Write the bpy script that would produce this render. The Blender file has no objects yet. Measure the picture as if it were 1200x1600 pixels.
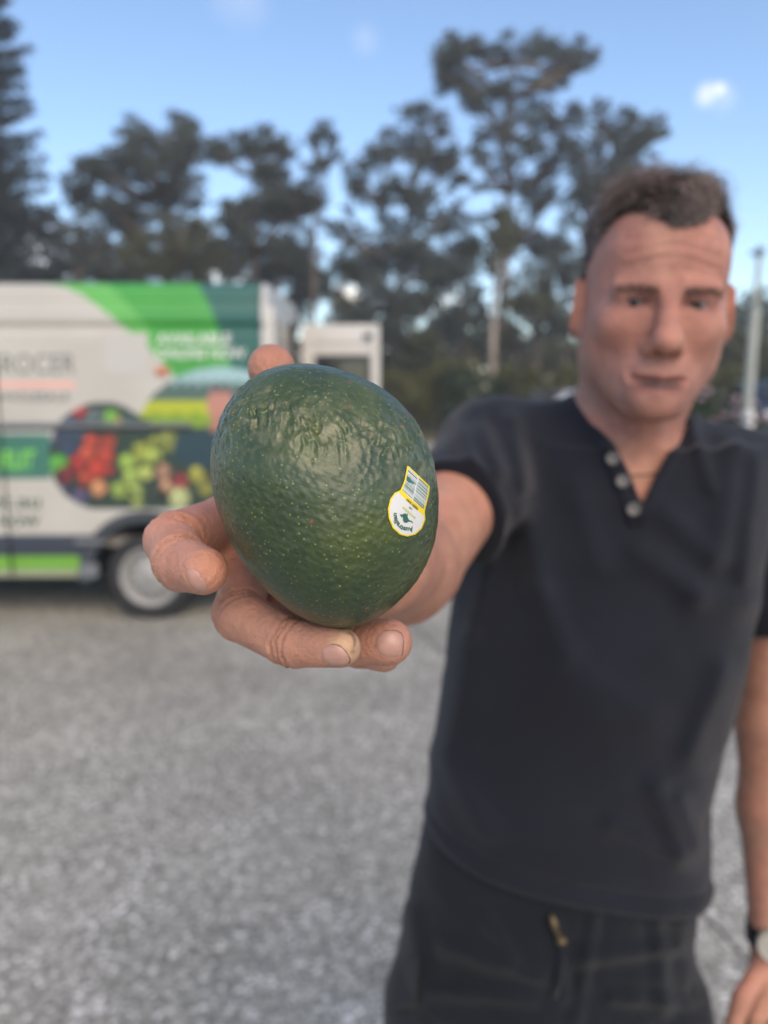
import bpy, math, random
import numpy as np
from mathutils import Vector, Matrix
random.seed(7); RNG = np.random.default_rng(11)
rad = math.radians
sc = bpy.context.scene
COL = sc.collection

# ---------------------------------------------------------------- camera
F = 1200.0                       # focal length in pixels of the 1200x1600 photograph
PITCH = rad(9.46)
CAM = np.array([0.0, 0.0, 1.62])
cd = bpy.data.cameras.new('camera'); cam = bpy.data.objects.new('camera', cd); COL.objects.link(cam)
cam.location = CAM; cam.rotation_euler = (rad(90) - PITCH, 0, 0)
cd.sensor_fit = 'VERTICAL'; cd.sensor_height = 36; cd.lens = 27.0
cd.clip_start = 0.01; cd.clip_end = 2000
cd.dof.use_dof = True; cd.dof.focus_distance = 0.298; cd.dof.aperture_fstop = 5.4
sc.camera = cam

# ---------------------------------------------------------------- daylight
SUN_EL, SUN_AZ = 40.0, 163.0      # azimuth clockwise from +Y: behind the camera, to its right
w = bpy.data.worlds.new('World'); sc.world = w; w.use_nodes = True
nt = w.node_tree; nt.nodes.clear()
N = nt.nodes.new; L = nt.links.new
out = N('ShaderNodeOutputWorld'); bg = N('ShaderNodeBackground'); bg.inputs[1].default_value = 0.10
sky = N('ShaderNodeTexSky'); sky.sky_type = 'NISHITA'; sky.sun_disc = False
sky.sun_elevation = rad(SUN_EL); sky.sun_rotation = rad(SUN_AZ); sky.altitude = 0
sky.air_density = 1.0; sky.dust_density = 0.25; sky.ozone_density = 2.6
tc = N('ShaderNodeTexCoord')
def mth(op, a, b=None, c=None):
    n = N('ShaderNodeMath'); n.operation = op
    for i, v in enumerate((a, b, c)):
        if v is None: continue
        if isinstance(v, (int, float)): n.inputs[i].default_value = v
        else: L(v, n.inputs[i])
    return n.outputs[0]
def pixdir(px, py):
    rx, ry = (px - 600) / F, (800 - py) / F
    d = np.array([rx, math.cos(PITCH) + ry * math.sin(PITCH), -math.sin(PITCH) + ry * math.cos(PITCH)])
    return d / np.linalg.norm(d)
cn = N('ShaderNodeTexNoise'); cn.inputs['Scale'].default_value = 30; cn.inputs['Detail'].default_value = 5
L(tc.outputs['Generated'], cn.inputs['Vector'])
nz = cn.outputs[0]
def cloud(px, py, size, amount):
    d = pixdir(px, py)
    sub = N('ShaderNodeVectorMath'); sub.operation = 'DISTANCE'; L(tc.outputs['Generated'], sub.inputs[0]); sub.inputs[1].default_value = tuple(d)
    q = mth('DIVIDE', sub.outputs['Value'], size)
    g = mth('POWER', 2.718, mth('MULTIPLY', mth('MULTIPLY', q, q), -1.0))
    v = mth('SUBTRACT', mth('MULTIPLY', g, mth('ADD', mth('MULTIPLY', nz, 1.6), .2)), .3)
    n = N('ShaderNodeClamp'); L(mth('MULTIPLY', v, amount), n.inputs[0]); return n.outputs[0]
cl = mth('MULTIPLY', cloud(1106, 150, .014, 1.2), .45); cl = mth('MAXIMUM', cl, mth('MULTIPLY', cloud(1124, 141, .009, 1.1), .6)); cl = mth('MAXIMUM', cl, mth('MULTIPLY', cloud(1130, 154, .015, .5), .35))
for a in ((375, -5, .035, .10), (572, 62, .018, .10), (40, 412, .06, .8), (350, 430, .035, .9), (545, 468, .022, 2.4), (700, 480, .03, .6), (-300, 380, .10, .8), (1500, 430, .10, .8), (1900, 300, .08, .7)):
    cl = mth('MAXIMUM', cl, cloud(*a))
mx = N('ShaderNodeMix'); mx.data_type = 'RGBA'
L(cl, mx.inputs[0]); L(sky.outputs[0], mx.inputs[6]); mx.inputs[7].default_value = (8.6, 7.9, 7.0, 1)
L(mx.outputs[2], bg.inputs[0]); L(bg.outputs[0], out.inputs[0])

sd = bpy.data.lights.new('sun', 'SUN'); sd.energy = 1.5; sd.angle = rad(50); sd.color = (1.0, .76, .50)
sun = bpy.data.objects.new('sun', sd); COL.objects.link(sun)
sv = Vector((math.sin(rad(SUN_AZ)) * math.cos(rad(SUN_EL)), math.cos(rad(SUN_AZ)) * math.cos(rad(SUN_EL)), math.sin(rad(SUN_EL))))
sun.rotation_euler = (-sv).to_track_quat('-Z', 'Y').to_euler(); sun.location = (0, -5, 10)

sc.view_settings.view_transform = 'Standard'; sc.view_settings.look = 'None'
sc.view_settings.exposure = 1.2; sc.view_settings.gamma = 1; sc.view_settings.use_curve_mapping = False
sc.render.engine = 'CYCLES'; sc.cycles.use_denoising = True; sc.cycles.max_bounces = 8
sc.cycles.sample_clamp_indirect = 6

# ---------------------------------------------------------------- helpers
CP, SP = math.cos(PITCH), math.sin(PITCH)
def P(px, py, d):
    """world point at pixel (px, py) of the photograph and camera depth d"""
    rx, ry = (px - 600) / F, (800 - py) / F
    return np.array([rx * d, d * (CP + ry * SP), CAM[2] + d * (-SP + ry * CP)])
def PY(px, py, Y):
    rx, ry = (px - 600) / F, (800 - py) / F
    return P(px, py, Y / (CP + ry * SP))
def proj(p):
    """world points (N,3) -> px, py, depth"""
    q = p - CAM
    d = q[:, 1] * CP - q[:, 2] * SP; u = q[:, 1] * SP + q[:, 2] * CP
    return 600 + F * q[:, 0] / d, 800 - F * u / d, d

def tag(o, label=None, cat=None, group=None, kind=None):
    if label: o['label'] = label
    if cat: o['category'] = cat
    if group: o['group'] = group
    if kind: o['kind'] = kind
    return o
def empty(name, loc, label, cat, group=None, rz=0):
    o = bpy.data.objects.new(name, None); COL.objects.link(o); o.location = loc; o.rotation_euler = (0, 0, rz)
    o.empty_display_size = .05
    return tag(o, label, cat, group)
def link(name, me, mat=None, parent=None, world=True):
    o = bpy.data.objects.new(name, me); COL.objects.link(o)
    if mat is not None and not me.materials: me.materials.append(mat)
    if parent is not None:
        o.parent = parent
        if world:
            bpy.context.view_layer.update()
            o.matrix_parent_inverse = parent.matrix_world.inverted()
    return o
def mesh_np(name, V, Fc, smooth=True, col=None, mats=None, midx=None):
    """V (n,3), Fc (m,k) equal-size faces"""
    V = np.asarray(V, np.float32); Fc = np.asarray(Fc, np.int32)
    me = bpy.data.meshes.new(name); m, k = Fc.shape
    me.vertices.add(len(V)); me.vertices.foreach_set('co', V.ravel())
    me.loops.add(m * k); me.loops.foreach_set('vertex_index', Fc.ravel())
    me.polygons.add(m); me.polygons.foreach_set('loop_start', np.arange(m, dtype=np.int32) * k)
    if mats:
        for x in mats: me.materials.append(x)
    if midx is not None: me.polygons.foreach_set('material_index', np.asarray(midx, np.int32))
    me.update(calc_edges=True)
    me.polygons.foreach_set('use_smooth', np.full(m, smooth, bool))
    if col is not None:
        a = me.color_attributes.new('col', 'FLOAT_COLOR', 'POINT')
        c = np.ones((len(V), 4), np.float32); c[:, :3] = col; a.data.foreach_set('color', c.ravel())
    return me
class MB:
    """collects polygons, then builds one mesh"""
    def __init__(s): s.v = []; s.f = []; s.c = []
    def add(s, vs, fs, col=None):
        o = len(s.v); s.v += [tuple(map(float, v)) for v in vs]; s.f += [tuple(i + o for i in f) for f in fs]
        s.c += [col or (1, 1, 1)] * len(vs)
    def box(s, c, size, R=None, col=None):
        vs = [np.array([(x - .5) * size[0], (y - .5) * size[1], (z - .5) * size[2]]) for x in (0, 1) for y in (0, 1) for z in (0, 1)]
        if R is not None: vs = [R @ v for v in vs]
        s.add([v + np.array(c) for v in vs], [(0, 1, 3, 2), (4, 6, 7, 5), (0, 4, 5, 1), (2, 3, 7, 6), (0, 2, 6, 4), (1, 5, 7, 3)], col)
    def tube(s, pts, rs, n=8, cap=True, col=None):
        pts = [np.array(p, float) for p in pts]; rs = rs if hasattr(rs, '__len__') else [rs] * len(pts)
        vs = []; fs = []
        for i, p in enumerate(pts):
            t = pts[min(i + 1, len(pts) - 1)] - pts[max(i - 1, 0)]; t = t / (np.linalg.norm(t) + 1e-9)
            a = np.cross(t, [0, 0, 1.0]) if abs(t[2]) < .9 else np.cross(t, [1.0, 0, 0]); a /= np.linalg.norm(a); b = np.cross(t, a)
            for k in range(n):
                th = 2 * math.pi * k / n; vs.append(p + rs[i] * (math.cos(th) * a + math.sin(th) * b))
        for i in range(len(pts) - 1):
            for k in range(n): fs.append((i * n + k, i * n + (k + 1) % n, (i + 1) * n + (k + 1) % n, (i + 1) * n + k))
        if cap: fs += [tuple(range(n - 1, -1, -1)), tuple((len(pts) - 1) * n + k for k in range(n))]
        s.add(vs, fs, col)
    def lathe(s, c, prof, axis='y', n=32, col=None):
        """prof: (r, h) pairs; closed rings round the axis through c"""
        vs = []; fs = []
        for r, h in prof:
            for k in range(n):
                t = 2 * math.pi * k / n; a, b = r * math.cos(t), r * math.sin(t)
                vs.append(np.array(c) + (np.array([a, h, b]) if axis == 'y' else np.array([h, a, b]) if axis == 'x' else np.array([a, b, h])))
        for i in range(len(prof) - 1):
            for k in range(n): fs.append((i * n + k, i * n + (k + 1) % n, (i + 1) * n + (k + 1) % n, (i + 1) * n + k))
        s.add(vs, fs, col)
    def build(s, name, mat, parent=None, smooth=False, bevel=0, weld=False):
        me = bpy.data.meshes.new(name); me.from_pydata(s.v, [], s.f); me.update()
        me.materials.append(mat)
        if smooth: me.polygons.foreach_set('use_smooth', [True] * len(me.polygons))
        o = link(name, me, None, parent)
        if bevel:
            b = o.modifiers.new('bevel', 'BEVEL'); b.width = bevel; b.segments = 2; b.limit_method = 'ANGLE'
        return o

# ---------------------------------------------------------------- materials
def mat(name, col, rough=.6, spec=.5, metal=0, attr=False, noise=None, bump=None, sss=0, sheen=0, coat=0, build=None, emit=None, trans=0):
    m = bpy.data.materials.new(name); m.use_nodes = True
    t = m.node_tree; b = t.nodes['Principled BSDF']
    b.inputs['Roughness'].default_value = rough; b.inputs['Metallic'].default_value = metal
    b.inputs['Specular IOR Level'].default_value = spec
    b.inputs['Base Color'].default_value = (*col, 1)
    if sss:
        b.inputs['Subsurface Weight'].default_value = sss; b.inputs['Subsurface Radius'].default_value = (1, .35, .2); b.inputs['Subsurface Scale'].default_value = .0018
    if sheen: b.inputs['Sheen Weight'].default_value = sheen; b.inputs['Sheen Roughness'].default_value = .5
    if coat: b.inputs['Coat Weight'].default_value = coat; b.inputs['Coat Roughness'].default_value = .22
    if trans: b.inputs['Transmission Weight'].default_value = trans
    src = None
    if attr:
        a = t.nodes.new('ShaderNodeAttribute'); a.attribute_name = 'col'; src = a.outputs['Color']
    tcn = t.nodes.new('ShaderNodeTexCoord')
    if noise:                                   # (scale, low factor, high factor)
        n = t.nodes.new('ShaderNodeTexNoise'); n.inputs['Scale'].default_value = noise[0]; n.inputs['Detail'].default_value = 6
        t.links.new(tcn.outputs['Object'], n.inputs['Vector'])
        r = t.nodes.new('ShaderNodeMapRange'); r.inputs[1].default_value = .3; r.inputs[2].default_value = .7
        r.inputs[3].default_value = noise[1]; r.inputs[4].default_value = noise[2]; t.links.new(n.outputs[0], r.inputs[0])
        v = t.nodes.new('ShaderNodeVectorMath'); v.operation = 'SCALE'
        if src is not None: t.links.new(src, v.inputs[0])
        else: v.inputs[0].default_value = col
        t.links.new(r.outputs[0], v.inputs['Scale']); src = v.outputs[0]
    if src is not None: t.links.new(src, b.inputs['Base Color'])
    if bump:                                    # (scale, strength, distance)
        n = t.nodes.new('ShaderNodeTexNoise'); n.inputs['Scale'].default_value = bump[0]; n.inputs['Detail'].default_value = 5
        t.links.new(tcn.outputs['Object'], n.inputs['Vector'])
        u = t.nodes.new('ShaderNodeBump'); u.inputs['Strength'].default_value = bump[1]; u.inputs['Distance'].default_value = bump[2]
        t.links.new(n.outputs[0], u.inputs['Height']); t.links.new(u.outputs[0], b.inputs['Normal'])
    if build: build(t, b, tcn)
    return m
# ================================================================ ground
def ground_nodes(t, b, tcn):
    nn = t.nodes.new; ln = t.links.new
    v = nn('ShaderNodeTexVoronoi'); v.inputs['Scale'].default_value = 82; ln(tcn.outputs['Object'], v.inputs['Vector'])
    big = nn('ShaderNodeTexNoise'); big.inputs['Scale'].default_value = 1.1; big.inputs['Detail'].default_value = 6; big.inputs['Roughness'].default_value = .6; ln(tcn.outputs['Object'], big.inputs['Vector'])
    mid = nn('ShaderNodeTexNoise'); mid.inputs['Scale'].default_value = 14; mid.inputs['Detail'].default_value = 5; ln(tcn.outputs['Object'], mid.inputs['Vector'])
    sep = nn('ShaderNodeSeparateColor'); ln(v.outputs['Color'], sep.inputs[0])
    cr = nn('ShaderNodeValToRGB'); e = cr.color_ramp
    e.elements[0].position = 0; e.elements[0].color = (.150, .145, .124, 1)
    e.elements[1].position = 1; e.elements[1].color = (.82, .79, .73, 1)
    x = e.elements.new(.45); x.color = (.305, .294, .250, 1)
    x = e.elements.new(.8); x.color = (.395, .382, .33, 1)
    x = e.elements.new(.9); x.color = (.52, .49, .43, 1)
    ln(sep.outputs[0], cr.inputs[0])
    def rng(src, lo, hi):
        r = nn('ShaderNodeMapRange'); r.inputs[1].default_value = .3; r.inputs[2].default_value = .7; r.inputs[3].default_value = lo; r.inputs[4].default_value = hi; ln(src, r.inputs[0]); return r.outputs[0]
    m1 = nn('ShaderNodeMath'); m1.operation = 'MULTIPLY'; ln(rng(big.outputs[0], .76, 1.20), m1.inputs[0]); ln(rng(mid.outputs[0], .93, 1.07), m1.inputs[1])
    s = nn('ShaderNodeVectorMath'); s.operation = 'SCALE'; ln(cr.outputs[0], s.inputs[0]); ln(m1.outputs[0], s.inputs['Scale'])
    ln(s.outputs[0], b.inputs['Base Color'])
    bu = nn('ShaderNodeBump'); bu.inputs['Strength'].default_value = .8; bu.inputs['Distance'].default_value = .004; bu.invert = True
    ln(v.outputs['Distance'], bu.inputs['Height']); ln(bu.outputs[0], b.inputs['Normal'])
M_ground = mat('coarse_asphalt', (.2, .2, .2), rough=.75, spec=.35, build=ground_nodes)
g = MB(); g.add([(-90, -40, 0), (90, -40, 0), (90, 100, 0), (-90, 100, 0)], [(0, 1, 2, 3)])
tag(g.build('ground', M_ground), 'pale grey coarse asphalt yard', kind='structure')
M_verge = mat('dry_grass_soil', (.10, .085, .04), rough=.95, noise=(2.2, .6, 1.5), bump=(30, .8, .05))
g = MB(); g.add([(-88, 21.5, .004), (88, 21.5, .004), (88, 98, .004), (-88, 98, .004)], [(0, 1, 2, 3)])
tag(g.build('grass_verge', M_verge), 'dry olive verge under the trees', kind='structure')
# joint line across the asphalt
M_joint = mat('joint_filler', (.10, .095, .085), rough=.9, noise=(20, .6, 1.3))
a = P(655, 985, 1); b_ = P(1152, 1485, 1)
def gp(px, py):
    q = P(px, py, 1) - CAM; return CAM + q * (CAM[2] / -q[2])
A, B = gp(640, 968), gp(1152, 1485); dr = (B - A); A2 = A - dr * 2.0; B2 = B + dr * .8; n_ = np.array([-dr[1], dr[0], 0]) / np.linalg.norm(dr)
g = MB(); vs = []; K = 120
for i in range(K + 1):
    c = A2 + (B2 - A2) * i / K + n_ * random.uniform(-.004, .004); wd = random.uniform(.004, .008)
    vs += [c + n_ * wd + np.array([0, 0, .004]), c - n_ * wd + np.array([0, 0, .004])]
g.add(vs, [(2 * i, 2 * i + 1, 2 * i + 3, 2 * i + 2) for i in range(K)])
tag(g.build('asphalt_joint', M_joint), 'dark narrow joint running across the asphalt', kind='structure')

# ================================================================ trees
M_bark_pale = mat('pale_gum_bark', (.34, .29, .23), rough=.85, noise=(3, .6, 1.2), bump=(12, .5, .03))
M_bark = mat('dark_gum_bark', (.13, .105, .085), rough=.9, noise=(3, .6, 1.3), bump=(12, .5, .03))
def leaf_mat(name, col):
    def bn(t, b, tcn):
        a = t.nodes.new('ShaderNodeAttribute'); a.attribute_name = 'col'
        v = t.nodes.new('ShaderNodeVectorMath'); v.operation = 'MULTIPLY'; v.inputs[1].default_value = col
        t.links.new(a.outputs['Color'], v.inputs[0]); t.links.new(v.outputs[0], b.inputs['Base Color'])
        tr = t.nodes.new('ShaderNodeBsdfTranslucent'); t.links.new(v.outputs[0], tr.inputs[0])
        m = t.nodes.new('ShaderNodeMixShader'); m.inputs[0].default_value = .35
        o = t.nodes['Material Output']; t.links.new(b.outputs[0], m.inputs[1]); t.links.new(tr.outputs[0], m.inputs[2]); t.links.new(m.outputs[0], o.inputs[0])
    return mat(name, col, rough=.55, spec=.3, build=bn)
M_leaf = [leaf_mat('gum_leaves_dark', (.100, .115, .100)), leaf_mat('gum_leaves_olive', (.118, .125, .075)), leaf_mat('conifer_needles', (.066, .080, .080)),
          leaf_mat('shrub_leaves', (.12, .12, .042)), leaf_mat('far_leaves', (.095, .105, .06)), leaf_mat('hedge_leaves', (.05, .075, .035))]
M_flower = mat('pink_blossom', (.55, .38, .42), rough=.7)
def leaves(C, size, asp=.4, droop=0.0):
    """one quad per centre C (n,3) with random orientation"""
    n = len(C); a = RNG.normal(size=(n, 3)); a[:, 2] -= droop * 1.5; a /= np.linalg.norm(a, axis=1)[:, None]
    b = np.cross(a, RNG.normal(size=(n, 3))); b /= np.linalg.norm(b, axis=1)[:, None]
    s = size * RNG.uniform(.6, 1.35, (n, 1)); a = a * s * .5; b = b * s * .5 * asp
    V = np.stack([C - a, C + b, C + a, C - b], 1).reshape(-1, 3)
    shade = RNG.uniform(.55, 1.5, (n, 1)) * np.array([1, 1, 1]) * (1 + RNG.normal(size=(n, 3)) * .06)
    return V, np.arange(4 * n).reshape(-1, 4), np.repeat(shade, 4, 0)
def ball_pts(n, c, r):
    d = RNG.normal(size=(n, 3)); d /= np.linalg.norm(d, axis=1)[:, None]
    rr = np.clip(np.abs(RNG.normal(size=(n, 1))) * .5 + RNG.uniform(0, .35, (n, 1)), 0, 1.35)
    return np.array(c) + d * rr * np.array(r)
def gum_tree(label, px, Y, basey, top, trunk_pts, clumps, lm, bark, tr, density=1.7, group='gum trees behind the yard', cat='gum tree', leaf=.155):
    """clumps: (px, py, radius_px); trunk_pts: (px, py) list going up"""
    base = PY(px, 600, Y); base[2] = 0
    root = empty('gum_tree', base, label, cat, group)
    up = [base] + [PY(a, b, Y + RNG.uniform(-.4, .4)) for a, b in trunk_pts]
    m = MB(); nseg = len(up)
    m.tube(up, [tr * (1 - .75 * i / (nseg - 1)) for i in range(nseg)], n=9)
    Cs = []; nc = len(clumps)
    extra = []
    for _ in range(int(nc * 1.0)):                       # sprays that close part of the gaps
        i0 = RNG.integers(nc); near = sorted(clumps, key=lambda c: (c[0] - clumps[i0][0]) ** 2 + (c[1] - clumps[i0][1]) ** 2)[1:5]; c1 = near[RNG.integers(len(near))]; t = RNG.uniform(.35, .65)
        extra.append((clumps[i0][0] * t + c1[0] * (1 - t), clumps[i0][1] * t + c1[1] * (1 - t), .85 * min(clumps[i0][2], c1[2])))
    for (a, b, r) in list(clumps) + extra:
        d = RNG.uniform(-1, 1) * 1.8
        c = PY(a, b, Y + d); rw = r * Y / F
        # a limb from the nearest trunk node below the clump
        cand = [u for u in up if u[2] < c[2] - .3] or [up[0]]
        s = min(cand, key=lambda u: np.linalg.norm(u - c) + .2 * (c[2] - u[2])); L_ = np.linalg.norm(c - s)
        mid = s + (c - s) * .55 + np.array([RNG.uniform(-.1, .1), RNG.uniform(-.1, .1), -.12]) * L_
        m.tube([s, mid, c], [tr * .36, tr * .24, tr * .09], n=6)
        for k in range(8):                              # twigs and sub-clumps with gaps between
            e = c + np.clip(RNG.normal(size=3), -1.5, 1.5) * np.array([.70, .70, .52]) * rw
            m.tube([mid * .3 + c * .7, (mid + e * 2) / 3 + [0, 0, -.05], e], [tr * .09, tr * .06, tr * .03], n=4, cap=False)
            rr = rw * RNG.uniform(.30, .66)
            n = int(95 * density * (rr / .42) ** 2)
            Cs.append(ball_pts(max(n, 20), e, (rr * 1.1, rr, rr * .7)))
        Cs.append(ball_pts(int(70 * density * (rw / .5) ** 2), c, (rw, rw, rw * .75)))
    m.build('trunk', bark, root, smooth=True)
    V, Fc, cc = leaves(np.concatenate(Cs), leaf, .42, .5)
    link('crown', mesh_np('crown', V, Fc, False, cc, [lm]), None, root)
    return root
S = lambda L_, ox, oy, k: [(ox + x / k, oy + y / k, r) for x, y, r in L_]
t7 = lambda L_: S(L_, 480, 0, 1.667)
t8 = lambda L_: S(L_, 0, 0, 2.0)
# tall tree with the broad flat top
gum_tree('tallest gum tree, its flat broad crown high above the man', 790, 36, 640, 60,
    [(785, 520), (790, 400), (795, 300), (790, 220), (795, 150), (800, 100)],
    t7([(352, 150, 22), (350, 190, 14), (400, 125, 22), (480, 135, 24), (560, 130, 24), (640, 128, 24), (705, 130, 22), (738, 150, 14), (385, 205, 20), (450, 270, 26), (520, 235, 28), (600, 225, 28), (655, 190, 22), (560, 300, 26), (480, 335, 22), (620, 290, 18), (430, 225, 16), (690, 165, 16), (590, 370, 22), (520, 400, 20), (620, 430, 18), (560, 470, 16), (650, 330, 16), (660, 400, 16), (640, 500, 18), (600, 540, 16), (440, 380, 14), (400, 460, 12), (460, 480, 14)]), M_leaf[0], M_bark, .26)
gum_tree('leaning gum tree with stepped dark clumps, left of the tallest tree', 615, 33, 640, 160,
    [(618, 560), (622, 470), (628, 400), (640, 320), (650, 250), (655, 200)],
    t7([(300, 280, 20), (255, 300, 14), (330, 300, 14), (200, 385, 24), (140, 470, 22), (170, 420, 18), (280, 395, 22), (340, 420, 24), (390, 470, 18), (230, 480, 24), (180, 530, 18), (60, 590, 16), (110, 620, 20), (90, 600, 12), (230, 610, 22), (300, 555, 24), (380, 540, 18), (200, 690, 22), (330, 690, 22), (240, 780, 24), (150, 700, 14), (290, 640, 22), (120, 500, 14), (380, 390, 14)]), M_leaf[0], M_bark, .24)
gum_tree('gum tree reaching out in flat tiers to the right above the man\'s hair', 930, 34, 640, 170,
    [(925, 560), (918, 460), (915, 380), (918, 310), (935, 260), (950, 220)],
    t7([(700, 300, 18), (755, 285, 16), (770, 320, 18), (850, 310, 20), (900, 320, 16), (935, 347, 12), (820, 365, 22), (875, 385, 18), (740, 380, 20), (700, 430, 18), (800, 440, 24), (760, 470, 22), (690, 510, 18), (780, 510, 24), (840, 440, 20), (700, 580, 18), (740, 620, 20), (670, 370, 14), (860, 350, 16)]), M_leaf[0], M_bark, .22)
gum_tree('slender gum tree with a pale bare trunk and small crown', 768, 27, 615, 330,
    [(770, 560), (771, 500), (774, 440), (782, 390), (786, 350)],
    t7([(480, 560, 14), (525, 565, 16), (510, 600, 18), (490, 640, 18), (530, 660, 18), (480, 690, 16), (520, 620, 14)]), M_leaf[1], M_bark_pale, .15)
gum_tree('widest gum tree of the left hand group, above the van', 262, 33, 640, 190,
    [(262, 560), (260, 460), (262, 380), (265, 310), (272, 250), (280, 215)],
    t8([(560, 390, 24), (590, 420, 18), (450, 425, 24), (400, 450, 22), (510, 460, 26), (600, 470, 24), (560, 500, 24), (250, 535, 22), (225, 590, 20), (330, 545, 22), (300, 500, 14), (410, 550, 26), (300, 635, 24), (390, 660, 26), (540, 560, 26), (500, 640, 24), (250, 620, 18), (600, 640, 22), (470, 520, 20), (340, 470, 12), (420, 480, 18)]), M_leaf[0], M_bark, .26)
gum_tree('low rounded gum tree over the van roof on the far left', 120, 30, 640, 330,
    [(122, 560), (122, 480), (124, 420), (122, 360)],
    t8([(150, 670, 18), (60, 700, 16), (40, 745, 16), (230, 760, 24), (180, 820, 24), (280, 800, 26), (310, 850, 22), (240, 850, 24), (110, 690, 12), (330, 740, 16), (20, 670, 12)]), M_leaf[0], M_bark, .2)
gum_tree('bushy gum tree directly behind the green panel of the van', 292, 31, 640, 330,
    [(292, 560), (288, 480), (285, 420), (284, 360)],
    t8([(430, 760, 24), (400, 820, 24), (480, 740, 22), (560, 740, 28), (530, 820, 28), (600, 800, 24), (640, 740, 24), (600, 690, 20), (460, 850, 24), (620, 870, 22)]), M_leaf[1], M_bark, .2)
gum_tree('gum tree with an arching limb, second of the left hand group', 405, 34, 640, 220,
    [(402, 560), (400, 470), (398, 400), (402, 330), (410, 280)],
    t8([(660, 480, 22), (700, 470, 22), (760, 455, 22), (805, 440, 18), (870, 445, 24), (900, 470, 16), (820, 520, 22), (890, 560, 24), (850, 610, 24), (950, 610, 20), (980, 625, 12), (730, 650, 20), (720, 700, 18), (750, 740, 24), (870, 690, 26), (800, 780, 28), (900, 770, 28), (840, 850, 28), (930, 840, 26), (980, 900, 20), (740, 830, 22), (920, 640, 18)]), M_leaf[0], M_bark, .24)
gum_tree('thin gum tree with a small tufted top between the two groups', 486, 32, 640, 200,
    [(488, 560), (490, 470), (490, 400), (492, 330), (495, 260), (500, 225)],
    t8([(1000, 415, 16), (1030, 430, 12), (975, 430, 10), (1055, 492, 8), (985, 530, 14), (965, 560, 12), (990, 500, 8)]), M_leaf[0], M_bark, .13)
# the lower storey of smaller trees
lows = [(585, 470, 'small gum sapling beside the open van door'), (660, 500, 'small bushy gum right of the open van door'), (725, 450, 'dense low gum left of the pale trunk'),
        (835, 455, 'low gum tree right of the pale trunk'), (880, 425, 'low gum tree just left of the man\'s ear'),
        (45, 405, 'small gum crown above the rear left corner of the van roof'), (165, 400, 'small gum crown above the pale green part of the roof'), (330, 400, 'small gum crown above the bright green part of the roof'), (455, 410, 'small dark gum above the van\'s rear edge'), (520, 440, 'narrow gum sapling above the open van door'),
        (15, 350, 'narrow gum beside the tall pine at the left edge'), (105, 370, 'feathery gum sapling between the pine and the widest gum'), (215, 350, 'feathery gum filling the space under the widest gum'), (380, 340, 'feathery gum under the arching limb'), (455, 330, 'feathery gum under the thin tufted tree'), (560, 400, 'feathery gum behind the open van door'),
        (640, 425, 'loose crowned gum behind the leaning tree'), (710, 380, 'loose crowned gum between the leaning and the tallest tree'), (840, 370, 'loose crowned gum under the tiers of the right hand tree')]
for i, (x, y, lab) in enumerate(lows):
    cl_ = [(x + RNG.uniform(-40, 40), y + RNG.uniform(-40, 110), RNG.uniform(16, 26)) for _ in range(10)]
    gum_tree(lab, x, 30 + i * .7, 640, y, [(x, 580), (x + 3, 530), (x, y + 20)], cl_, M_leaf[1 if i % 2 else 0], M_bark, .13, density=1.1)
for x, y, lab in ((1180, 585, 'low tree behind the pole at the right edge'), (1110, 560, 'low tree behind the man\'s cheek at the right')):
    cl_ = [(x + RNG.uniform(-30, 40), y + RNG.uniform(-45, 40), RNG.uniform(18, 28)) for _ in range(9)]
    gum_tree(lab, x, 31, 640, y, [(x, 600), (x, y)], cl_, M_leaf[1], M_bark, .12)

# the conifer at the left edge
bx = PY(-14, 600, 27); bx[2] = 0
root = empty('conifer_tree', bx, 'tall dark pine tree cut by the left edge of the photo', 'pine tree')
m = MB(); Hc = 19.0; m.tube([bx, bx + [0, 0, Hc * .5], bx + [0, 0, Hc]], [.25, .15, .03], n=9)
Cs = []
z = 3.6
while z < Hc:
    Lb = 2.0 * (1 - (z / Hc) ** 2.4) + .45; nb = 8
    ph = RNG.uniform(0, 6.28)
    for k in range(nb):
        th = ph + k * 2 * math.pi / nb + RNG.uniform(-.25, .25); l = Lb * RNG.uniform(.75, 1.1)
        d = np.array([math.cos(th), math.sin(th), 0])
        pts = [bx + [0, 0, z], bx + [0, 0, z - .10 * l] + d * l * .5, bx + [0, 0, z + .08 * l] + d * l]
        m.tube(pts, [.04, .03, .012], n=5, cap=False)
        for s in np.linspace(.25, 1.05, 9):
            c = bx + d * l * s + [0, 0, z - .18 * l * s + .26 * l * s * s]
            Cs.append(ball_pts(36, c, (.24, .24, .17)))
    z += .40
m.build('trunk', M_bark, root, smooth=True)
V, Fc, cc = leaves(np.concatenate(Cs), .20, .25)
link('crown', mesh_np('crown', V, Fc, False, cc, [M_leaf[2]]), None, root)

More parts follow.
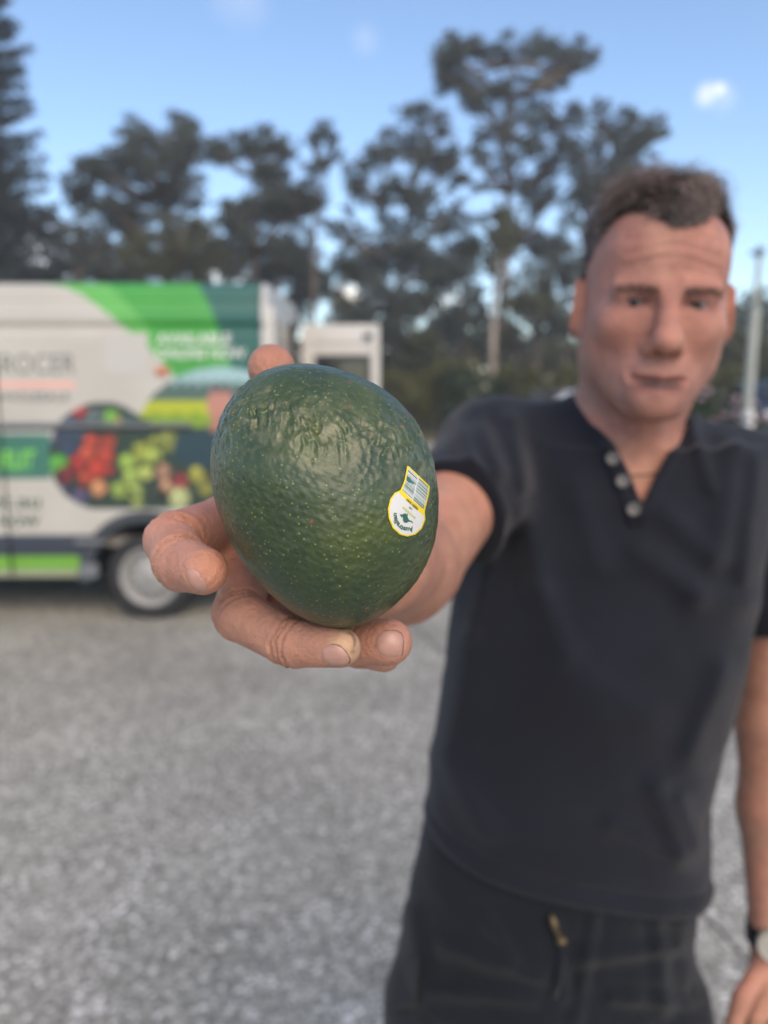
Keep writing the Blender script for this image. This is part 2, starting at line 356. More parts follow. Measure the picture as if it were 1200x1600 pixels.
# shrubs on the verge
shr = [(560, 575, 27, 'shrub under the trees beside the open van door'), (625, 590, 26, 'olive shrub left of the sleeve'), (690, 575, 27, 'tall shrub above the raised sleeve'),
       (745, 585, 25.5, 'shrub left of the pale trunk base'), (810, 580, 25, 'yellow green shrub right of the pale trunk base'), (865, 585, 26, 'shrub behind the man\'s shoulder'),
       (925, 590, 27, 'shrub behind the man\'s neck'), (1010, 590, 27, 'shrub hidden behind the man\'s jaw'), (1100, 585, 26, 'shrub just right of the man\'s jaw'), (1175, 590, 27, 'shrub beyond the pole'), (1250, 590, 27, 'shrub past the right edge')]
for i, (x, y, Y, lab) in enumerate(shr):
    b0 = PY(x, 660, Y); b0[2] = 0; top = PY(x, y, Y)[2]
    root = empty('shrub', b0, lab, 'shrub', 'shrubs along the verge')
    m = MB(); Cs = []
    for k in range(9):
        e = b0 + np.array([RNG.uniform(-.95, .95), RNG.uniform(-.7, .7), top * RNG.uniform(.3, 1.0)])
        m.tube([b0, (b0 + e) / 2 + [0, 0, .1], e], [.04, .03, .01], n=5, cap=False)
        rr = RNG.uniform(.35, .6); Cs.append(ball_pts(330, e, (rr, rr, min(rr * .8, e[2]))))
    C0 = np.concatenate(Cs); C0[:, 2] = np.abs(C0[:, 2]) + .03
    m.build('stem', M_bark, root, smooth=True)
    V, Fc, cc = leaves(C0, .17, .5)
    link('foliage', mesh_np('foliage', V, Fc, False, cc, [M_leaf[3 if i % 3 else 5]]), None, root)

# far wood: one mass nobody could count
n = 60000
X = RNG.uniform(-60, 75, n); top = 4.6 + 1.5 * np.sin(X * .35) + 1.0 * np.sin(X * 1.1 + 2) + .6 * np.sin(X * 2.7)
C0 = np.stack([X, RNG.uniform(44, 52, n), RNG.uniform(0, 1, n) ** .8 * top], 1)
V, Fc, cc = leaves(C0, .55, .6)
tag(link('far_wood', mesh_np('far_wood', V, Fc, False, cc, [M_leaf[4]])), 'far dense wood closing the view behind the trees', 'wood', kind='stuff')

# flowering bush, bollard, pole at the right
b0 = PY(1128, 660, 17); b0[2] = 0
root = empty('flowering_bush', b0, 'low bush with pale pink blossoms at the foot of the pole', 'bush')
C0 = np.concatenate([ball_pts(420, b0 + [RNG.uniform(-.75, .75), RNG.uniform(-.5, .5), RNG.uniform(.4, 1.25)], (.34, .34, .28)) for _ in range(12)]); C0[:, 2] = np.abs(C0[:, 2])
V, Fc, cc = leaves(C0, .11, .5); link('foliage', mesh_np('foliage', V, Fc, False, cc, [M_leaf[5]]), None, root)
m = MB()
for k in range(9): m.tube([b0, b0 + [RNG.uniform(-.5, .5), RNG.uniform(-.4, .4), RNG.uniform(.6, 1.2)]], [.02, .008], n=5)
m.build('stem', M_bark, root)
V, Fc, cc = leaves(np.concatenate([ball_pts(14, b0 + [RNG.uniform(-.8, .8), RNG.uniform(-.8, -.3), RNG.uniform(.5, 1.5)], (.07, .07, .06)) for _ in range(26)]), .07, .9)
link('blossom', mesh_np('blossom', V, Fc, False, None, [M_flower]), None, root)['kind'] = 'stuff'
M_white = mat('white_paint_post', (.75, .74, .72), rough=.5, noise=(5, .85, 1.05)); M_black = mat('black_rubber', (.02, .02, .022), rough=.75, noise=(30, .7, 1.2))
c = PY(1170, 660, 15.5); root = empty('bollard', (c[0], c[1], 0), 'short white bollard beside the pink flowering bush', 'bollard')
m = MB(); m.lathe((c[0], c[1], 0), [(0, 0), (.09, 0), (.09, 1.02), (.075, 1.08), (0, 1.10)], 'z', 20); m.build('post', M_white, root, smooth=True)
m = MB(); m.lathe((c[0], c[1], 0), [(.094, .86), (.094, .93), (.09, .93), (.09, .86), (.094, .86)], 'z', 20); m.build('reflector_band', M_black, root)
M_pole = mat('grey_green_pole_paint', (.33, .35, .31), rough=.55, noise=(6, .8, 1.1))
c = PY(1168, 640, 16); c[2] = 0; root = empty('utility_pole', c, 'tall grey green pole with a small lamp bracket right of the man\'s head', 'pole')
zt = PY(1175, 388, 16)[2]; zm = PY(1172, 488, 16)[2]
m = MB(); m.lathe(c, [(0, 0), (.105, 0), (.10, .05), (.095, zm), (.06, zm + .06), (0, zm + .06)], 'z', 20); m.build('sleeve', M_pole, root, smooth=True)
m = MB(); m.lathe(c, [(.055, zm), (.05, zt - .12), (0, zt - .12)], 'z', 16); m.build('mast', M_pole, root, smooth=True)
m = MB(); m.box(c + [0, 0, zt - .07], (.13, .13, .14)); m.tube([c + [0, 0, zt - .03], c + [0, 0, zt + .08]], .012, n=6); m.tube([c + [0, 0, zt - .14], c + [-.14, -.05, zt - .11]], .018, n=6); m.box(c + [-.17, -.05, zt - .11], (.1, .07, .05)); m.build('lamp_bracket', mat('dark_bracket', (.05, .055, .05), rough=.5), root)

# thin afternoon air between the yard and the trees
hm = bpy.data.materials.new('thin_haze'); hm.use_nodes = True; ht = hm.node_tree; ht.nodes.remove(ht.nodes['Principled BSDF'])
hv = ht.nodes.new('ShaderNodeVolumePrincipled'); hv.inputs['Color'].default_value = (.86, .92, 1, 1); hv.inputs['Density'].default_value = .0022; hv.inputs['Anisotropy'].default_value = .0
ht.links.new(hv.outputs[0], ht.nodes['Material Output'].inputs['Volume'])
g = MB(); g.box((0, 30, 9.5), (200, 160, 21)); hz = g.build('haze', hm); tag(hz, 'thin pale haze in front of the far trees', kind='stuff')

# ================================================================ parked cars
M_glass = mat('dark_glass', (.02, .025, .03), rough=.08, spec=.8); M_rim = mat('brushed_silver', (.5, .5, .5), rough=.35, metal=.7, noise=(20, .85, 1.05))
M_lamp = mat('lamp_lens', (.7, .7, .68), rough=.1, coat=.5); M_plate = mat('number_plate_blank', (.7, .68, .6), rough=.5)
def car(loc, rz, paint, label, hgt=1.0):
    root = empty('parked_car', (0, 0, 0), label, 'car')
    prof = [(-2.2, .32), (-2.24, .62), (-2.1, .86), (-1.35, .98), (-.65, 1.42), (.9, 1.47), (1.75, 1.02), (2.12, .92), (2.2, .60), (2.15, .32)]
    def sec(y, k):
        return [(x * (1 - .03 * k), y * (1 - (.16 if z > 1.0 else .0)) , z * hgt) for x, z in prof]
    m = MB(); rows = [sec(-.86, 1), sec(-.80, 0) if False else sec(-.88, 0), sec(.88, 0), sec(.86, 1)]
    n = len(prof); vs = rows[0] + rows[3]
    fs = [(i, (i + 1) % n, n + (i + 1) % n, n + i) for i in range(n)] + [tuple(range(n - 1, -1, -1)), tuple(range(n, 2 * n))]
    m.add(vs, fs); m.build('body', paint, root, bevel=.06)
    m = MB()
    for sgn in (-1, 1):
        y = sgn * .742
        m.add([(-1.12, y * 1.03, 1.04 * hgt), (-.62, y * .995, 1.38 * hgt), (.80, y * .995, 1.40 * hgt), (1.45, y * 1.03, 1.06 * hgt)], [(0, 1, 2, 3)])
    m.add([(-1.33, -.66, 1.02 * hgt), (-1.33, .66, 1.02 * hgt), (-.71, .62, 1.405 * hgt), (-.71, -.62, 1.405 * hgt)], [(0, 1, 2, 3)])
    wo = m.build('window', M_glass, root)
    so = wo.modifiers.new('s', 'SOLIDIFY'); so.thickness = .03; so.offset = 0
    for sx in (-1.36, 1.36):
        for sy in (-.80, .80):
            m = MB(); m.lathe((sx, sy, .32), [(.2, -.1), (.31, -.1), (.32, -.06), (.32, .06), (.31, .1), (.2, .1), (.2, -.1)], 'y', 28); w_ = m.build('wheel', M_black, root, smooth=True)
            m = MB(); m.lathe((sx, sy, .32), [(0, -.07), (.06, -.08), (.19, -.05), (.20, -.09), (.20, .09), (.19, .05), (.06, .08), (0, .07)], 'y', 24); m.build('rim', M_rim, w_, smooth=True)
    for sy in (-.6, .6):
        m = MB(); m.box((-2.20, sy, .74 * hgt), (.08, .34, .14)); m.build('headlight', M_lamp, root, bevel=.02)
    m = MB(); m.box((-2.25, 0, .48), (.03, .38, .11)); m.build('number_plate', M_plate, root)
    root.location = loc; root.rotation_euler = (0, 0, rz)
    return root
c = PY(1238, 640, 20.5); car((c[0] + .2, c[1] + 1.5, 0), rad(80), mat('dark_navy_paint', (.025, .03, .055), rough=.25, coat=.6, noise=(4, .9, 1.05)), 'dark blue car parked at the right edge behind the bollard', 1.15)
c = PY(890, 610, 22.6); car((c[0], c[1], 0), rad(25), mat('silver_car_paint', (.55, .56, .58), rough=.25, metal=.3, coat=.6, noise=(4, .9, 1.05)), 'pale silver car parked behind the man\'s shoulder', 1.0)
# ================================================================ delivery van
M_hub = mat('dull_hubcap', (.34, .34, .33), rough=.6, metal=.25, noise=(20, .85, 1.05))
VY, VX1, VX0, VW = 5.13, -.80, -6.25, 1.90
M_wrap = mat('printed_vinyl_wrap', (.7, .7, .7), rough=.42, coat=.12, attr=True, noise=(2.5, .93, 1.05))
M_trim = mat('dark_grey_plastic', (.035, .042, .052), rough=.6, noise=(8, .8, 1.2)); M_vwhite = mat('van_white_paint', (.60, .585, .55), rough=.35, coat=.2, noise=(3, .92, 1.04))
M_dark = mat('underbody_black', (.012, .014, .018), rough=.9); M_inner = mat('cargo_lining', (.22, .20, .17), rough=.8)
def srgb(r, g, b, k=1.0):
    f = lambda c: ((c / 255 + .055) / 1.055) ** 2.4 if c > 10 else c / 255 / 12.92
    return np.array([f(r), f(g), f(b)]) * k
def poly_in(px, py, poly):
    ins = np.zeros(px.shape, bool); n = len(poly)
    for i in range(n):
        x0, y0 = poly[i]; x1, y1 = poly[(i + 1) % n]
        if y0 == y1: continue
        c = ((y0 > py) != (y1 > py)) & (px < (x1 - x0) * (py - y0) / (y1 - y0) + x0); ins ^= c
    return ins
def wrap_paint(px, py):
    K = 1.0; C = np.empty(px.shape + (3,)); C[:] = srgb(184, 181, 173, K)
    def fill(mask, c): C[mask] = c
    lg, vg, teal = srgb(96, 172, 84, K), srgb(66, 152, 64, K), srgb(38, 92, 84, K)
    low = py < 640
    fill(poly_in(px, py, [(50, 420), (420, 420), (420, 660), (330, 660), (272, 588), (234, 545), (200, 518), (165, 488), (125, 460), (90, 445), (40, 436)]), lg)
    fill(poly_in(px, py, [(150, 420), (420, 420), (420, 660), (330, 660), (272, 588), (228, 510), (205, 480), (165, 445)]), vg)
    fill(poly_in(px, py, [(292, 420), (425, 420), (425, 600), (372, 600), (345, 525), (328, 480), (310, 450)]), teal)
    # field picture: pale sky, dark trees, yellow crop
    d = ((px - 345) / 135) ** 2 + ((py - 690) / 116) ** 2
    pic = (d < 1) & (py < 668)
    sky_, trees_, crop, crop2 = srgb(150, 182, 186, K), srgb(74, 100, 92, K), srgb(168, 176, 40, K), srgb(120, 150, 44, K)
    fill(pic, sky_); fill(pic & (py > 598 + 5 * np.sin(px * .35)), trees_); fill(pic & (py > 627), crop); fill(pic & (py > 646 + 3 * np.sin(px * .2)), crop2)
    # produce picture below the rail
    vx = ((px - 160) / 84) ** 2 + ((py - 712) / 84) ** 2 < 1
    veg = vx | ((px > 165) & (py > 668) & (py < 795) & (px < 420)) | ((px > 160) & (px < 235) & (py > 655) & (py < 670))
    fill(veg, srgb(40, 58, 50, K))
    sp = [(100, 655, 20, (150, 40, 50)), (128, 648, 16, (176, 34, 40)), (112, 672, 24, (64, 84, 110)), (150, 655, 20, (90, 110, 110)), (175, 652, 14, (120, 190, 70)), (180, 660, 10, (210, 160, 90)), (200, 655, 12, (60, 90, 90)), (108, 700, 16, (52, 74, 104)), (92, 688, 14, (60, 70, 96)),
          (142, 690, 13, (206, 66, 44)), (168, 690, 13, (200, 70, 50)), (136, 708, 14, (214, 80, 50)), (165, 712, 14, (206, 64, 44)), (120, 724, 14, (196, 50, 44)), (152, 732, 15, (216, 58, 40)), (134, 748, 12, (200, 70, 40)), (172, 735, 8, (180, 44, 40)),
          (91, 725, 17, (90, 184, 60)), (102, 742, 14, (140, 44, 56)), (154, 762, 14, (226, 150, 96)), (126, 775, 14, (86, 80, 120)), (100, 765, 12, (56, 60, 80)),
          (200, 722, 15, (160, 196, 70)), (222, 705, 15, (190, 206, 70)), (240, 712, 14, (176, 200, 80)), (205, 745, 15, (160, 190, 80)), (228, 738, 13, (190, 208, 90)), (186, 765, 14, (150, 180, 70)), (210, 768, 14, (170, 196, 90)), (215, 785, 10, (150, 170, 80)), (243, 690, 10, (150, 160, 50)),
          (262, 690, 18, (134, 146, 60)), (285, 715, 16, (60, 90, 60)), (255, 735, 12, (190, 140, 110)), (262, 760, 14, (200, 150, 110)), (282, 752, 13, (196, 60, 70)), (280, 778, 18, (190, 200, 130)), (310, 740, 16, (170, 170, 60)), (322, 762, 14, (150, 150, 60)), (240, 775, 12, (50, 70, 56)), (300, 700, 18, (26, 56, 66)), (330, 720, 20, (24, 50, 60))]
    rg = np.random.default_rng(3)
    for _ in range(110):
        k_ = sp[rg.integers(len(sp))]; sp.append((k_[0] + rg.uniform(-11, 11), k_[1] + rg.uniform(-11, 11), rg.uniform(2, 5), tuple(np.clip(np.array(k_[3]) * rg.uniform(.35, 1.25), 5, 240))))
    for x, y, r, c in sp:
        q = (px - x) ** 2 + (py - y) ** 2
        m_ = (q < r * r) & veg; fill(m_, srgb(*(np.array(c) * .8 + np.mean(c) * .2), K * .75)); fill(m_ & (q > (r * .82) ** 2), srgb(*c, K * .35)); fill(m_ & (((px - x + r * .3) ** 2 + (py - y + r * .35) ** 2) < (r * .3) ** 2), np.minimum(srgb(*c, K) * 1.1 + .03, .7))
    # printed figure of a grower in a dark shirt
    fill(poly_in(px, py, [(318, 668), (300, 675), (275, 684), (268, 718), (300, 730), (420, 735), (420, 680), (372, 672), (362, 660)]) & (px < 420), srgb(30, 58, 68, K))
    fill(((px - 344) / 20.) ** 2 + ((py - 632) / 31.) ** 2 < 1, srgb(176, 124, 110, K)); fill(poly_in(px, py, [(333, 650), (357, 650), (362, 676), (326, 676)]), srgb(166, 112, 98, K))
    fill((((px - 344) / 21.) ** 2 + ((py - 614) / 13.) ** 2 < 1) & (py < 612), srgb(84, 84, 86, K))
    # banner, lower panels and stripes
    m_ = (px < 78) & (py > 679) & (py < 747); fill(m_ & ~vx, srgb(58, 112, 96, K))
    fill((px < 80) & (py > 672) & (py < 679) & ~vx, srgb(196, 196, 192, K))
    fill((px < 118) & (py > 600 - 6) & (py < 600 + 6) & (py > 596) , srgb(226, 170, 156, K))
    fill(py > 836, srgb(62, 70, 84, K * .8)); 
    fill((py > 869) & (py < 892) & (px < 124), srgb(112, 168, 62, K)); fill((py > 892) & (py < 903) & (px < 124), srgb(150, 156, 128, K))
    return C
VAN = empty('delivery_van', ((VX0 + VX1) / 2, VY + VW / 2, 0), 'white high roofed delivery van with green grocer graphics and rear door open', 'van')
wc = PY(232, 900, VY); WZ, WX, WR = .305, wc[0], .305
xs = np.concatenate([np.linspace(VX0, -3.0, 40)[:-1], np.arange(-3.0, VX1 + .001, .0137)])
zs = np.concatenate([np.arange(.30, 2.09, .0137), np.linspace(2.09, 2.20, 9), np.linspace(2.21, 2.26, 5), [2.280, 2.293, 2.30]])
yo = np.interp(zs, [.3, .55, 1.95, 2.09, 2.20, 2.26, 2.280, 2.293, 2.30], [.03, 0, 0, .01, .03, .07, .15, .40, .95])
zr = [PY(0, y, VY)[2] for y in (458, 471, 505, 517)]          # pressed ribs along the roof edge
yo = yo + .02 * np.exp(-((zs - zr[0]) / .018) ** 2) + .016 * np.exp(-((zs - zr[1]) / .014) ** 2) + .035 * np.exp(-((zs - (zr[2] + zr[3]) / 2) / .022) ** 2)
XX, ZZ = np.meshgrid(xs, zs, indexing='ij'); YY = VY + np.broadcast_to(yo, XX.shape)
taper = np.clip((-5.0 - XX) / 1.25, 0, 1)                       # the nose of the van slopes down
zcap = 2.31 - 1.45 * taper ** 1.3
ZN = np.minimum(ZZ, np.maximum(zcap, .3)); 
V = np.stack([XX, YY, ZN], -1).reshape(-1, 3)
ppx, ppy, _ = proj(np.stack([XX, np.full_like(XX, VY), ZZ], -1).reshape(-1, 3))
Cw = wrap_paint(ppx, ppy)
Cw[(V[:, 0] < -3.4)] = srgb(184, 181, 173)
i, j = np.meshgrid(np.arange(len(xs) - 1), np.arange(len(zs) - 1), indexing='ij'); nz_ = len(zs)
Q = np.stack([i * nz_ + j, (i + 1) * nz_ + j, (i + 1) * nz_ + j + 1, i * nz_ + j + 1], -1).reshape(-1, 4)
cx = V[Q].mean(1)
FWX = VX0 + 1.05
hole = (((cx[:, 0] - WX) ** 2 + ((cx[:, 2] - WZ)) ** 2) < .42 ** 2) | (((cx[:, 0] - FWX) ** 2 + ((cx[:, 2] - WZ)) ** 2) < .40 ** 2)
Q = Q[~hole]
link('side_panel', mesh_np('side_panel', V, Q, True, Cw, [M_wrap]), None, VAN)
V2 = V.copy(); V2[:, 1] = 2 * (VY + VW / 2) - V[:, 1]
coarse = np.full((len(V2), 3), srgb(184, 181, 173))
link('side_panel', mesh_np('side_panel_far', V2, Q[:, ::-1], True, coarse, [M_wrap]), None, VAN)['label'] = 'plain far side of the van'
# nose, bulkhead, floor, rear
m = MB(); m.box((VX0 + .01, VY + VW / 2, .62), (.06, VW - .04, .62)); m.build('bumper', M_trim, VAN, bevel=.03)
m = MB(); m.box((-3.7, VY + VW / 2, 1.25), (.05, VW - .1, 1.9)); m.build('bulkhead', M_inner, VAN)
m = MB(); m.box(((VX1 - 3.7) / 2, VY + VW / 2, .55), (VX1 + 3.7, VW - .1, .06)); m.build('cargo_floor', M_inner, VAN)
m = MB(); m.box(((VX0 + VX1) / 2, VY + VW / 2, .36), (5.2, VW - .5, .16)); m.build('underbody', M_dark, VAN)
m = MB(); m.add([(-5.02, VY + .16, 2.22), (-5.02, VY + VW - .16, 2.22), (-5.75, VY + VW - .10, 1.42), (-5.75, VY + .10, 1.42)], [(0, 1, 2, 3)]); o = m.build('windscreen', M_glass, VAN); s_ = o.modifiers.new('s', 'SOLIDIFY'); s_.thickness = .08; s_.offset = 0
m = MB(); m.box((-4.75, VY - .004, 1.68), (.8, .02, .56)); m.build('side_window', M_glass, VAN, bevel=.01)
# rear frame, closed near door, open far door with a window
m = MB(); nzz = len(zs)
for sgn in (1, -1):
    yy = lambda v: VY + v if sgn > 0 else VY + VW - v
    for xx, dx in ((VX1 + .001, 0), (VX1 + .03, .02)):
        m.add([(xx, yy(yo[k] + dx), zs[k] - dx * .5) for k in range(nzz)] + [(xx, yy(max(.14, yo[k])), min(zs[k], 2.17)) for k in range(nzz)], [(k, k + 1, nzz + k + 1, nzz + k) for k in range(nzz - 1)])
    m.add([(VX1 + .001, yy(yo[k]), zs[k]) for k in range(nzz)] + [(VX1 + .03, yy(yo[k] + .02), zs[k] - .01) for k in range(nzz)], [(k, k + 1, nzz + k + 1, nzz + k) for k in range(nzz - 1)])
m.box((VX1 + .004, VY + VW / 2, 2.19), (.06, VW - .26, .12)); m.box((VX1 + .02, VY + VW / 2, .42), (.14, VW - .1, .16)); m.build('rear_frame', M_vwhite, VAN, bevel=.015)
m = MB(); m.box((VX1 + .045, VY + .50, 1.32), (.05, .80, 1.62)); d1 = m.build('rear_door', M_vwhite, VAN, bevel=.02); d1['label'] = 'closed rear door'
m = MB(); m.box((VX1 + .073, VY + .50, 1.80), (.012, .58, .48)); m.build('pane', M_glass, d1, bevel=.004)
hx, hy = VX1 + .06, VY + VW - .03; ang = rad(4); Rz = np.array([[math.cos(ang), math.sin(ang), 0], [-math.sin(ang), math.cos(ang), 0], [0, 0, 1]])
def dp(x, z, t=0): return np.array([hx, hy, 0]) + Rz @ np.array([x, t, z])
m = MB(); Wd, Zt = .70, 2.14
def ring(m, x0, x1, z0, z1, a0, a1, b0, b1, t0, t1):
    """a rectangular frame with a hole"""
    for (xa, xb, za, zb) in ((x0, a0, z0, z1), (a1, x1, z0, z1), (a0, a1, z0, b0), (a0, a1, b1, z1)):
        m.box(dp((xa + xb) / 2, (za + zb) / 2, (t0 + t1) / 2), (xb - xa, abs(t1 - t0), zb - za), Rz)
ring(m, 0, Wd, .52, Zt, .13, Wd - .09, 1.28, 1.86, 0, .055)
d2 = m.build('rear_door', M_vwhite, VAN, bevel=.012); d2['label'] = 'far rear door standing open'
m = MB(); ring(m, .06, Wd - .05, 1.2, 2.05, .10, Wd - .07, 1.25, 1.98, -.012, 0); m.build('inner_moulding', M_vwhite, d2, bevel=.006)
m = MB(); ring(m, .115, Wd - .075, 1.26, 1.88, .15, Wd - .11, 1.30, 1.83, -.006, .03); m.build('window_seal', M_trim, d2, bevel=.01)
m = MB(); m.box(dp(Wd / 2 + .02, 1.57, .02), (Wd - .25, .012, .56), Rz); m.build('pane', M_glass, d2)
m = MB(); m.box(dp(Wd - .10, 2.035, -.02), (.075, .03, .05), Rz); m.build('latch', M_trim, d2, bevel=.006)
for zz in (.8, 1.35, 1.95):
    m = MB(); m.tube([dp(-.01, zz - .06, 0), dp(-.01, zz + .06, 0)], .022, n=10); m.build('hinge', M_trim, d2)
# sliding door rail, door seam, sill step, arches, wheels
ra, rb = PY(-700, 664, VY), PY(300, 664, VY)
m = MB(); m.box(((ra[0] + rb[0]) / 2, VY - .012, ra[2]), (rb[0] - ra[0], .030, .030)); m.build('door_rail', mat('rail_grey', (.17, .18, .19), rough=.4, metal=.3), VAN, bevel=.006)
m = MB(); m.box(((ra[0] + rb[0]) / 2, VY - .004, ra[2] - .026), (rb[0] - ra[0], .014, .010)); m.build('rail_gap', M_dark, VAN)
sx = PY(3, 700, VY)[0]
m = MB(); m.box((sx, VY - .003, 1.18), (.012, .008, 1.70)); m.build('door_seam', M_dark, VAN)
m = MB()
K = 30; r0, r1 = .39, .47
vs = []
for k in range(K + 1):
    t = math.pi * k / K * 1.12 - .19
    for r, y in ((r0, VY - .02), (r1, VY - .02), (r1, VY + .04), (r0, VY + .30)): vs.append((WX + r * math.cos(t), y, max(WZ + r * math.sin(t), .28)))
fs = []
for k in range(K):
    for a in range(4): fs.append((4 * k + a, 4 * k + (a + 1) % 4, 4 * k + 4 + (a + 1) % 4, 4 * k + 4 + a))
m.add(vs, fs); m.build('wheel_arch', M_trim, VAN, smooth=False)
m = MB(); vs = []
for k in range(K + 1):
    t = math.pi * k / K
    for y in (VY + .03, VY + .45): vs.append((WX + .42 * math.cos(t), y, WZ + .42 * math.sin(t)))
fs = [(2 * k, 2 * k + 1, 2 * k + 3, 2 * k + 2) for k in range(K)] + [tuple(2 * k + 1 for k in range(K + 1))]
m.add(vs, fs); m.build('wheel_well', M_dark, VAN)
sc0 = PY(150, 855, VY - .01)
M_brk = mat('bracket_grey', (.15, .16, .175), rough=.5)
for c_, s_ in (((WX - .385, VY, .56), (.20, .06, .035)), ((WX - .40, VY, .36), (.12, .05, .10))): m = MB(); m.box(c_, s_); m.build('sill_bracket', M_brk, VAN, bevel=.01)
for x in (WX, FWX):
    for y, s in ((VY + .13, -1), (VY + VW - .13, 1)):
        m = MB(); m.lathe((x, y, WZ), [(.20, -.10), (.225, -.115), (.28, -.115), (.300, -.09), (.305, -.05), (.305, .05), (.300, .09), (.28, .115), (.2, .1), (.2, -.1)], 'y', 48); t_ = m.build('wheel', M_black, VAN, smooth=True)
        m = MB(); m.lathe((x, y, WZ), [(0, s * .085), (.055, s * .10), (.06, s * .092), (.10, s * .088), (.142, s * .086), (.152, s * .035), (.172, s * .030), (.184, s * .102), (.205, s * .112), (.212, s * .10), (.205, -s * .06), (0, -s * .05)], 'y', 48); r_ = m.build('hubcap', M_hub, t_, smooth=True)
        for k in range(12):
            t = k * math.pi / 6
            m = MB(); m.lathe((x + .128 * math.cos(t), y, WZ + .128 * math.sin(t)), [(0, s * .094), (.009, s * .093), (.010, s * .080)], 'y', 8); q = m.build('wheel_bolt', M_dark, t_)
# lettering
def text_mesh(txt, size=1.0, shear=0, bold=0):
    c = bpy.data.curves.new('t', 'FONT'); c.body = txt; c.size = size; c.shear = shear; c.offset = bold; c.align_x = 'LEFT'; c.resolution_u = 3
    o = bpy.data.objects.new('t', c); COL.objects.link(o); bpy.context.view_layer.update()
    me = bpy.data.meshes.new_from_object(o.evaluated_get(bpy.context.evaluated_depsgraph_get()))
    bpy.data.objects.remove(o)
    v = np.array([x.co[:] for x in me.vertices]); f = [tuple(p.vertices) for p in me.polygons]
    return v, f
def van_text(txt, box, col, shear=0, bold=0, serif=0, k=1):
    v, f = text_mesh(txt, 1, shear, bold)
    lo, hi = v.min(0), v.max(0); u = (v - lo) / (hi - lo + 1e-9)
    x0, y0, x1, y1 = box
    pts = [PY(x0 + a[0] * (x1 - x0), y1 + (y0 - y1) * a[1], VY) + [0, -.004, 0] for a in u]
    m = MB(); m.add(pts, f); return m.build('lettering', col, VAN)
M_ink = mat('grey_ink', (.16, .17, .16), rough=.5); M_whiteink = mat('white_ink', (.68, .72, .66), rough=.5); M_greenink = mat('lime_ink', (.18, .55, .10), rough=.5); M_dgreen = mat('dark_green_ink', (.05, .10, .075), rough=.5)
van_text('GROCER', (-24, 553, 118, 584), M_ink)
van_text('& WHOLESALE', (-34, 613, 108, 627), M_ink, bold=.01)
van_text('AVAILABLE', (245, 521, 361, 538), M_whiteink, bold=.02)
van_text('ONLINE NOW', (245, 544, 384, 560), M_whiteink, bold=.02)
van_text('FRUIT', (-4, 703, 56, 735), M_greenink, shear=.25, bold=.03)
van_text('market.au', (-95, 771, 63, 794), M_dgreen, bold=.01)
van_text('ORDER NOW', (-90, 805, 62, 824), M_dgreen, bold=.02)
m = MB(); c = PY(252, 580, VY); m.tube([PY(244, 577, VY) + [0, -.006, 0], PY(262, 584, VY) + [0, -.006, 0]], .016, n=6); m.tube([PY(246, 585, VY) + [0, -.006, 0], PY(262, 574, VY) + [0, -.006, 0]], .016, n=6); m.build('red_emblem', mat('orange_ink', (.55, .15, .07), rough=.5), VAN)
# blank pale square on the wrap
m = MB(); q = [PY(x, y, VY) + [0, -.003, 0] for x, y in ((163, 520), (231, 520), (231, 585), (163, 585))]; m.add(q, [(0, 1, 2, 3)]); m.build('blank_panel', mat('pale_vinyl', (.48, .47, .44), rough=.5), VAN)
# ================================================================ implicit modelling
f32 = np.float32
def smin(a, b, k):
    if k <= 0: return np.minimum(a, b)
    h = np.clip(.5 + .5 * (b - a) / k, 0, 1); return b + (a - b) * h - k * h * (1 - h)
def smax(a, b, k): return -smin(-a, -b, k)
def cone(p, a, b, ra, rb):
    a = np.asarray(a, f32); b = np.asarray(b, f32); ab = b - a
    t = np.clip(((p - a) @ ab) / (ab @ ab + 1e-12), 0, 1)
    return np.linalg.norm(p - a - t[:, None] * ab, axis=1) - (ra + (rb - ra) * t)
def ell(p, c, r, R=None):
    q = p - np.asarray(c, f32)
    if R is not None: q = q @ np.asarray(R, f32)
    r = np.asarray(r, f32); k0 = np.linalg.norm(q / r, axis=1); k1 = np.linalg.norm(q / (r * r), axis=1)
    return k0 * (k0 - 1) / (k1 + 1e-9)
def chain(p, pts, rs, k=.004):
    d = None
    for i in range(len(pts) - 1):
        e = cone(p, pts[i], pts[i + 1], rs[i], rs[i + 1]); d = e if d is None else smin(d, e, k)
    return d
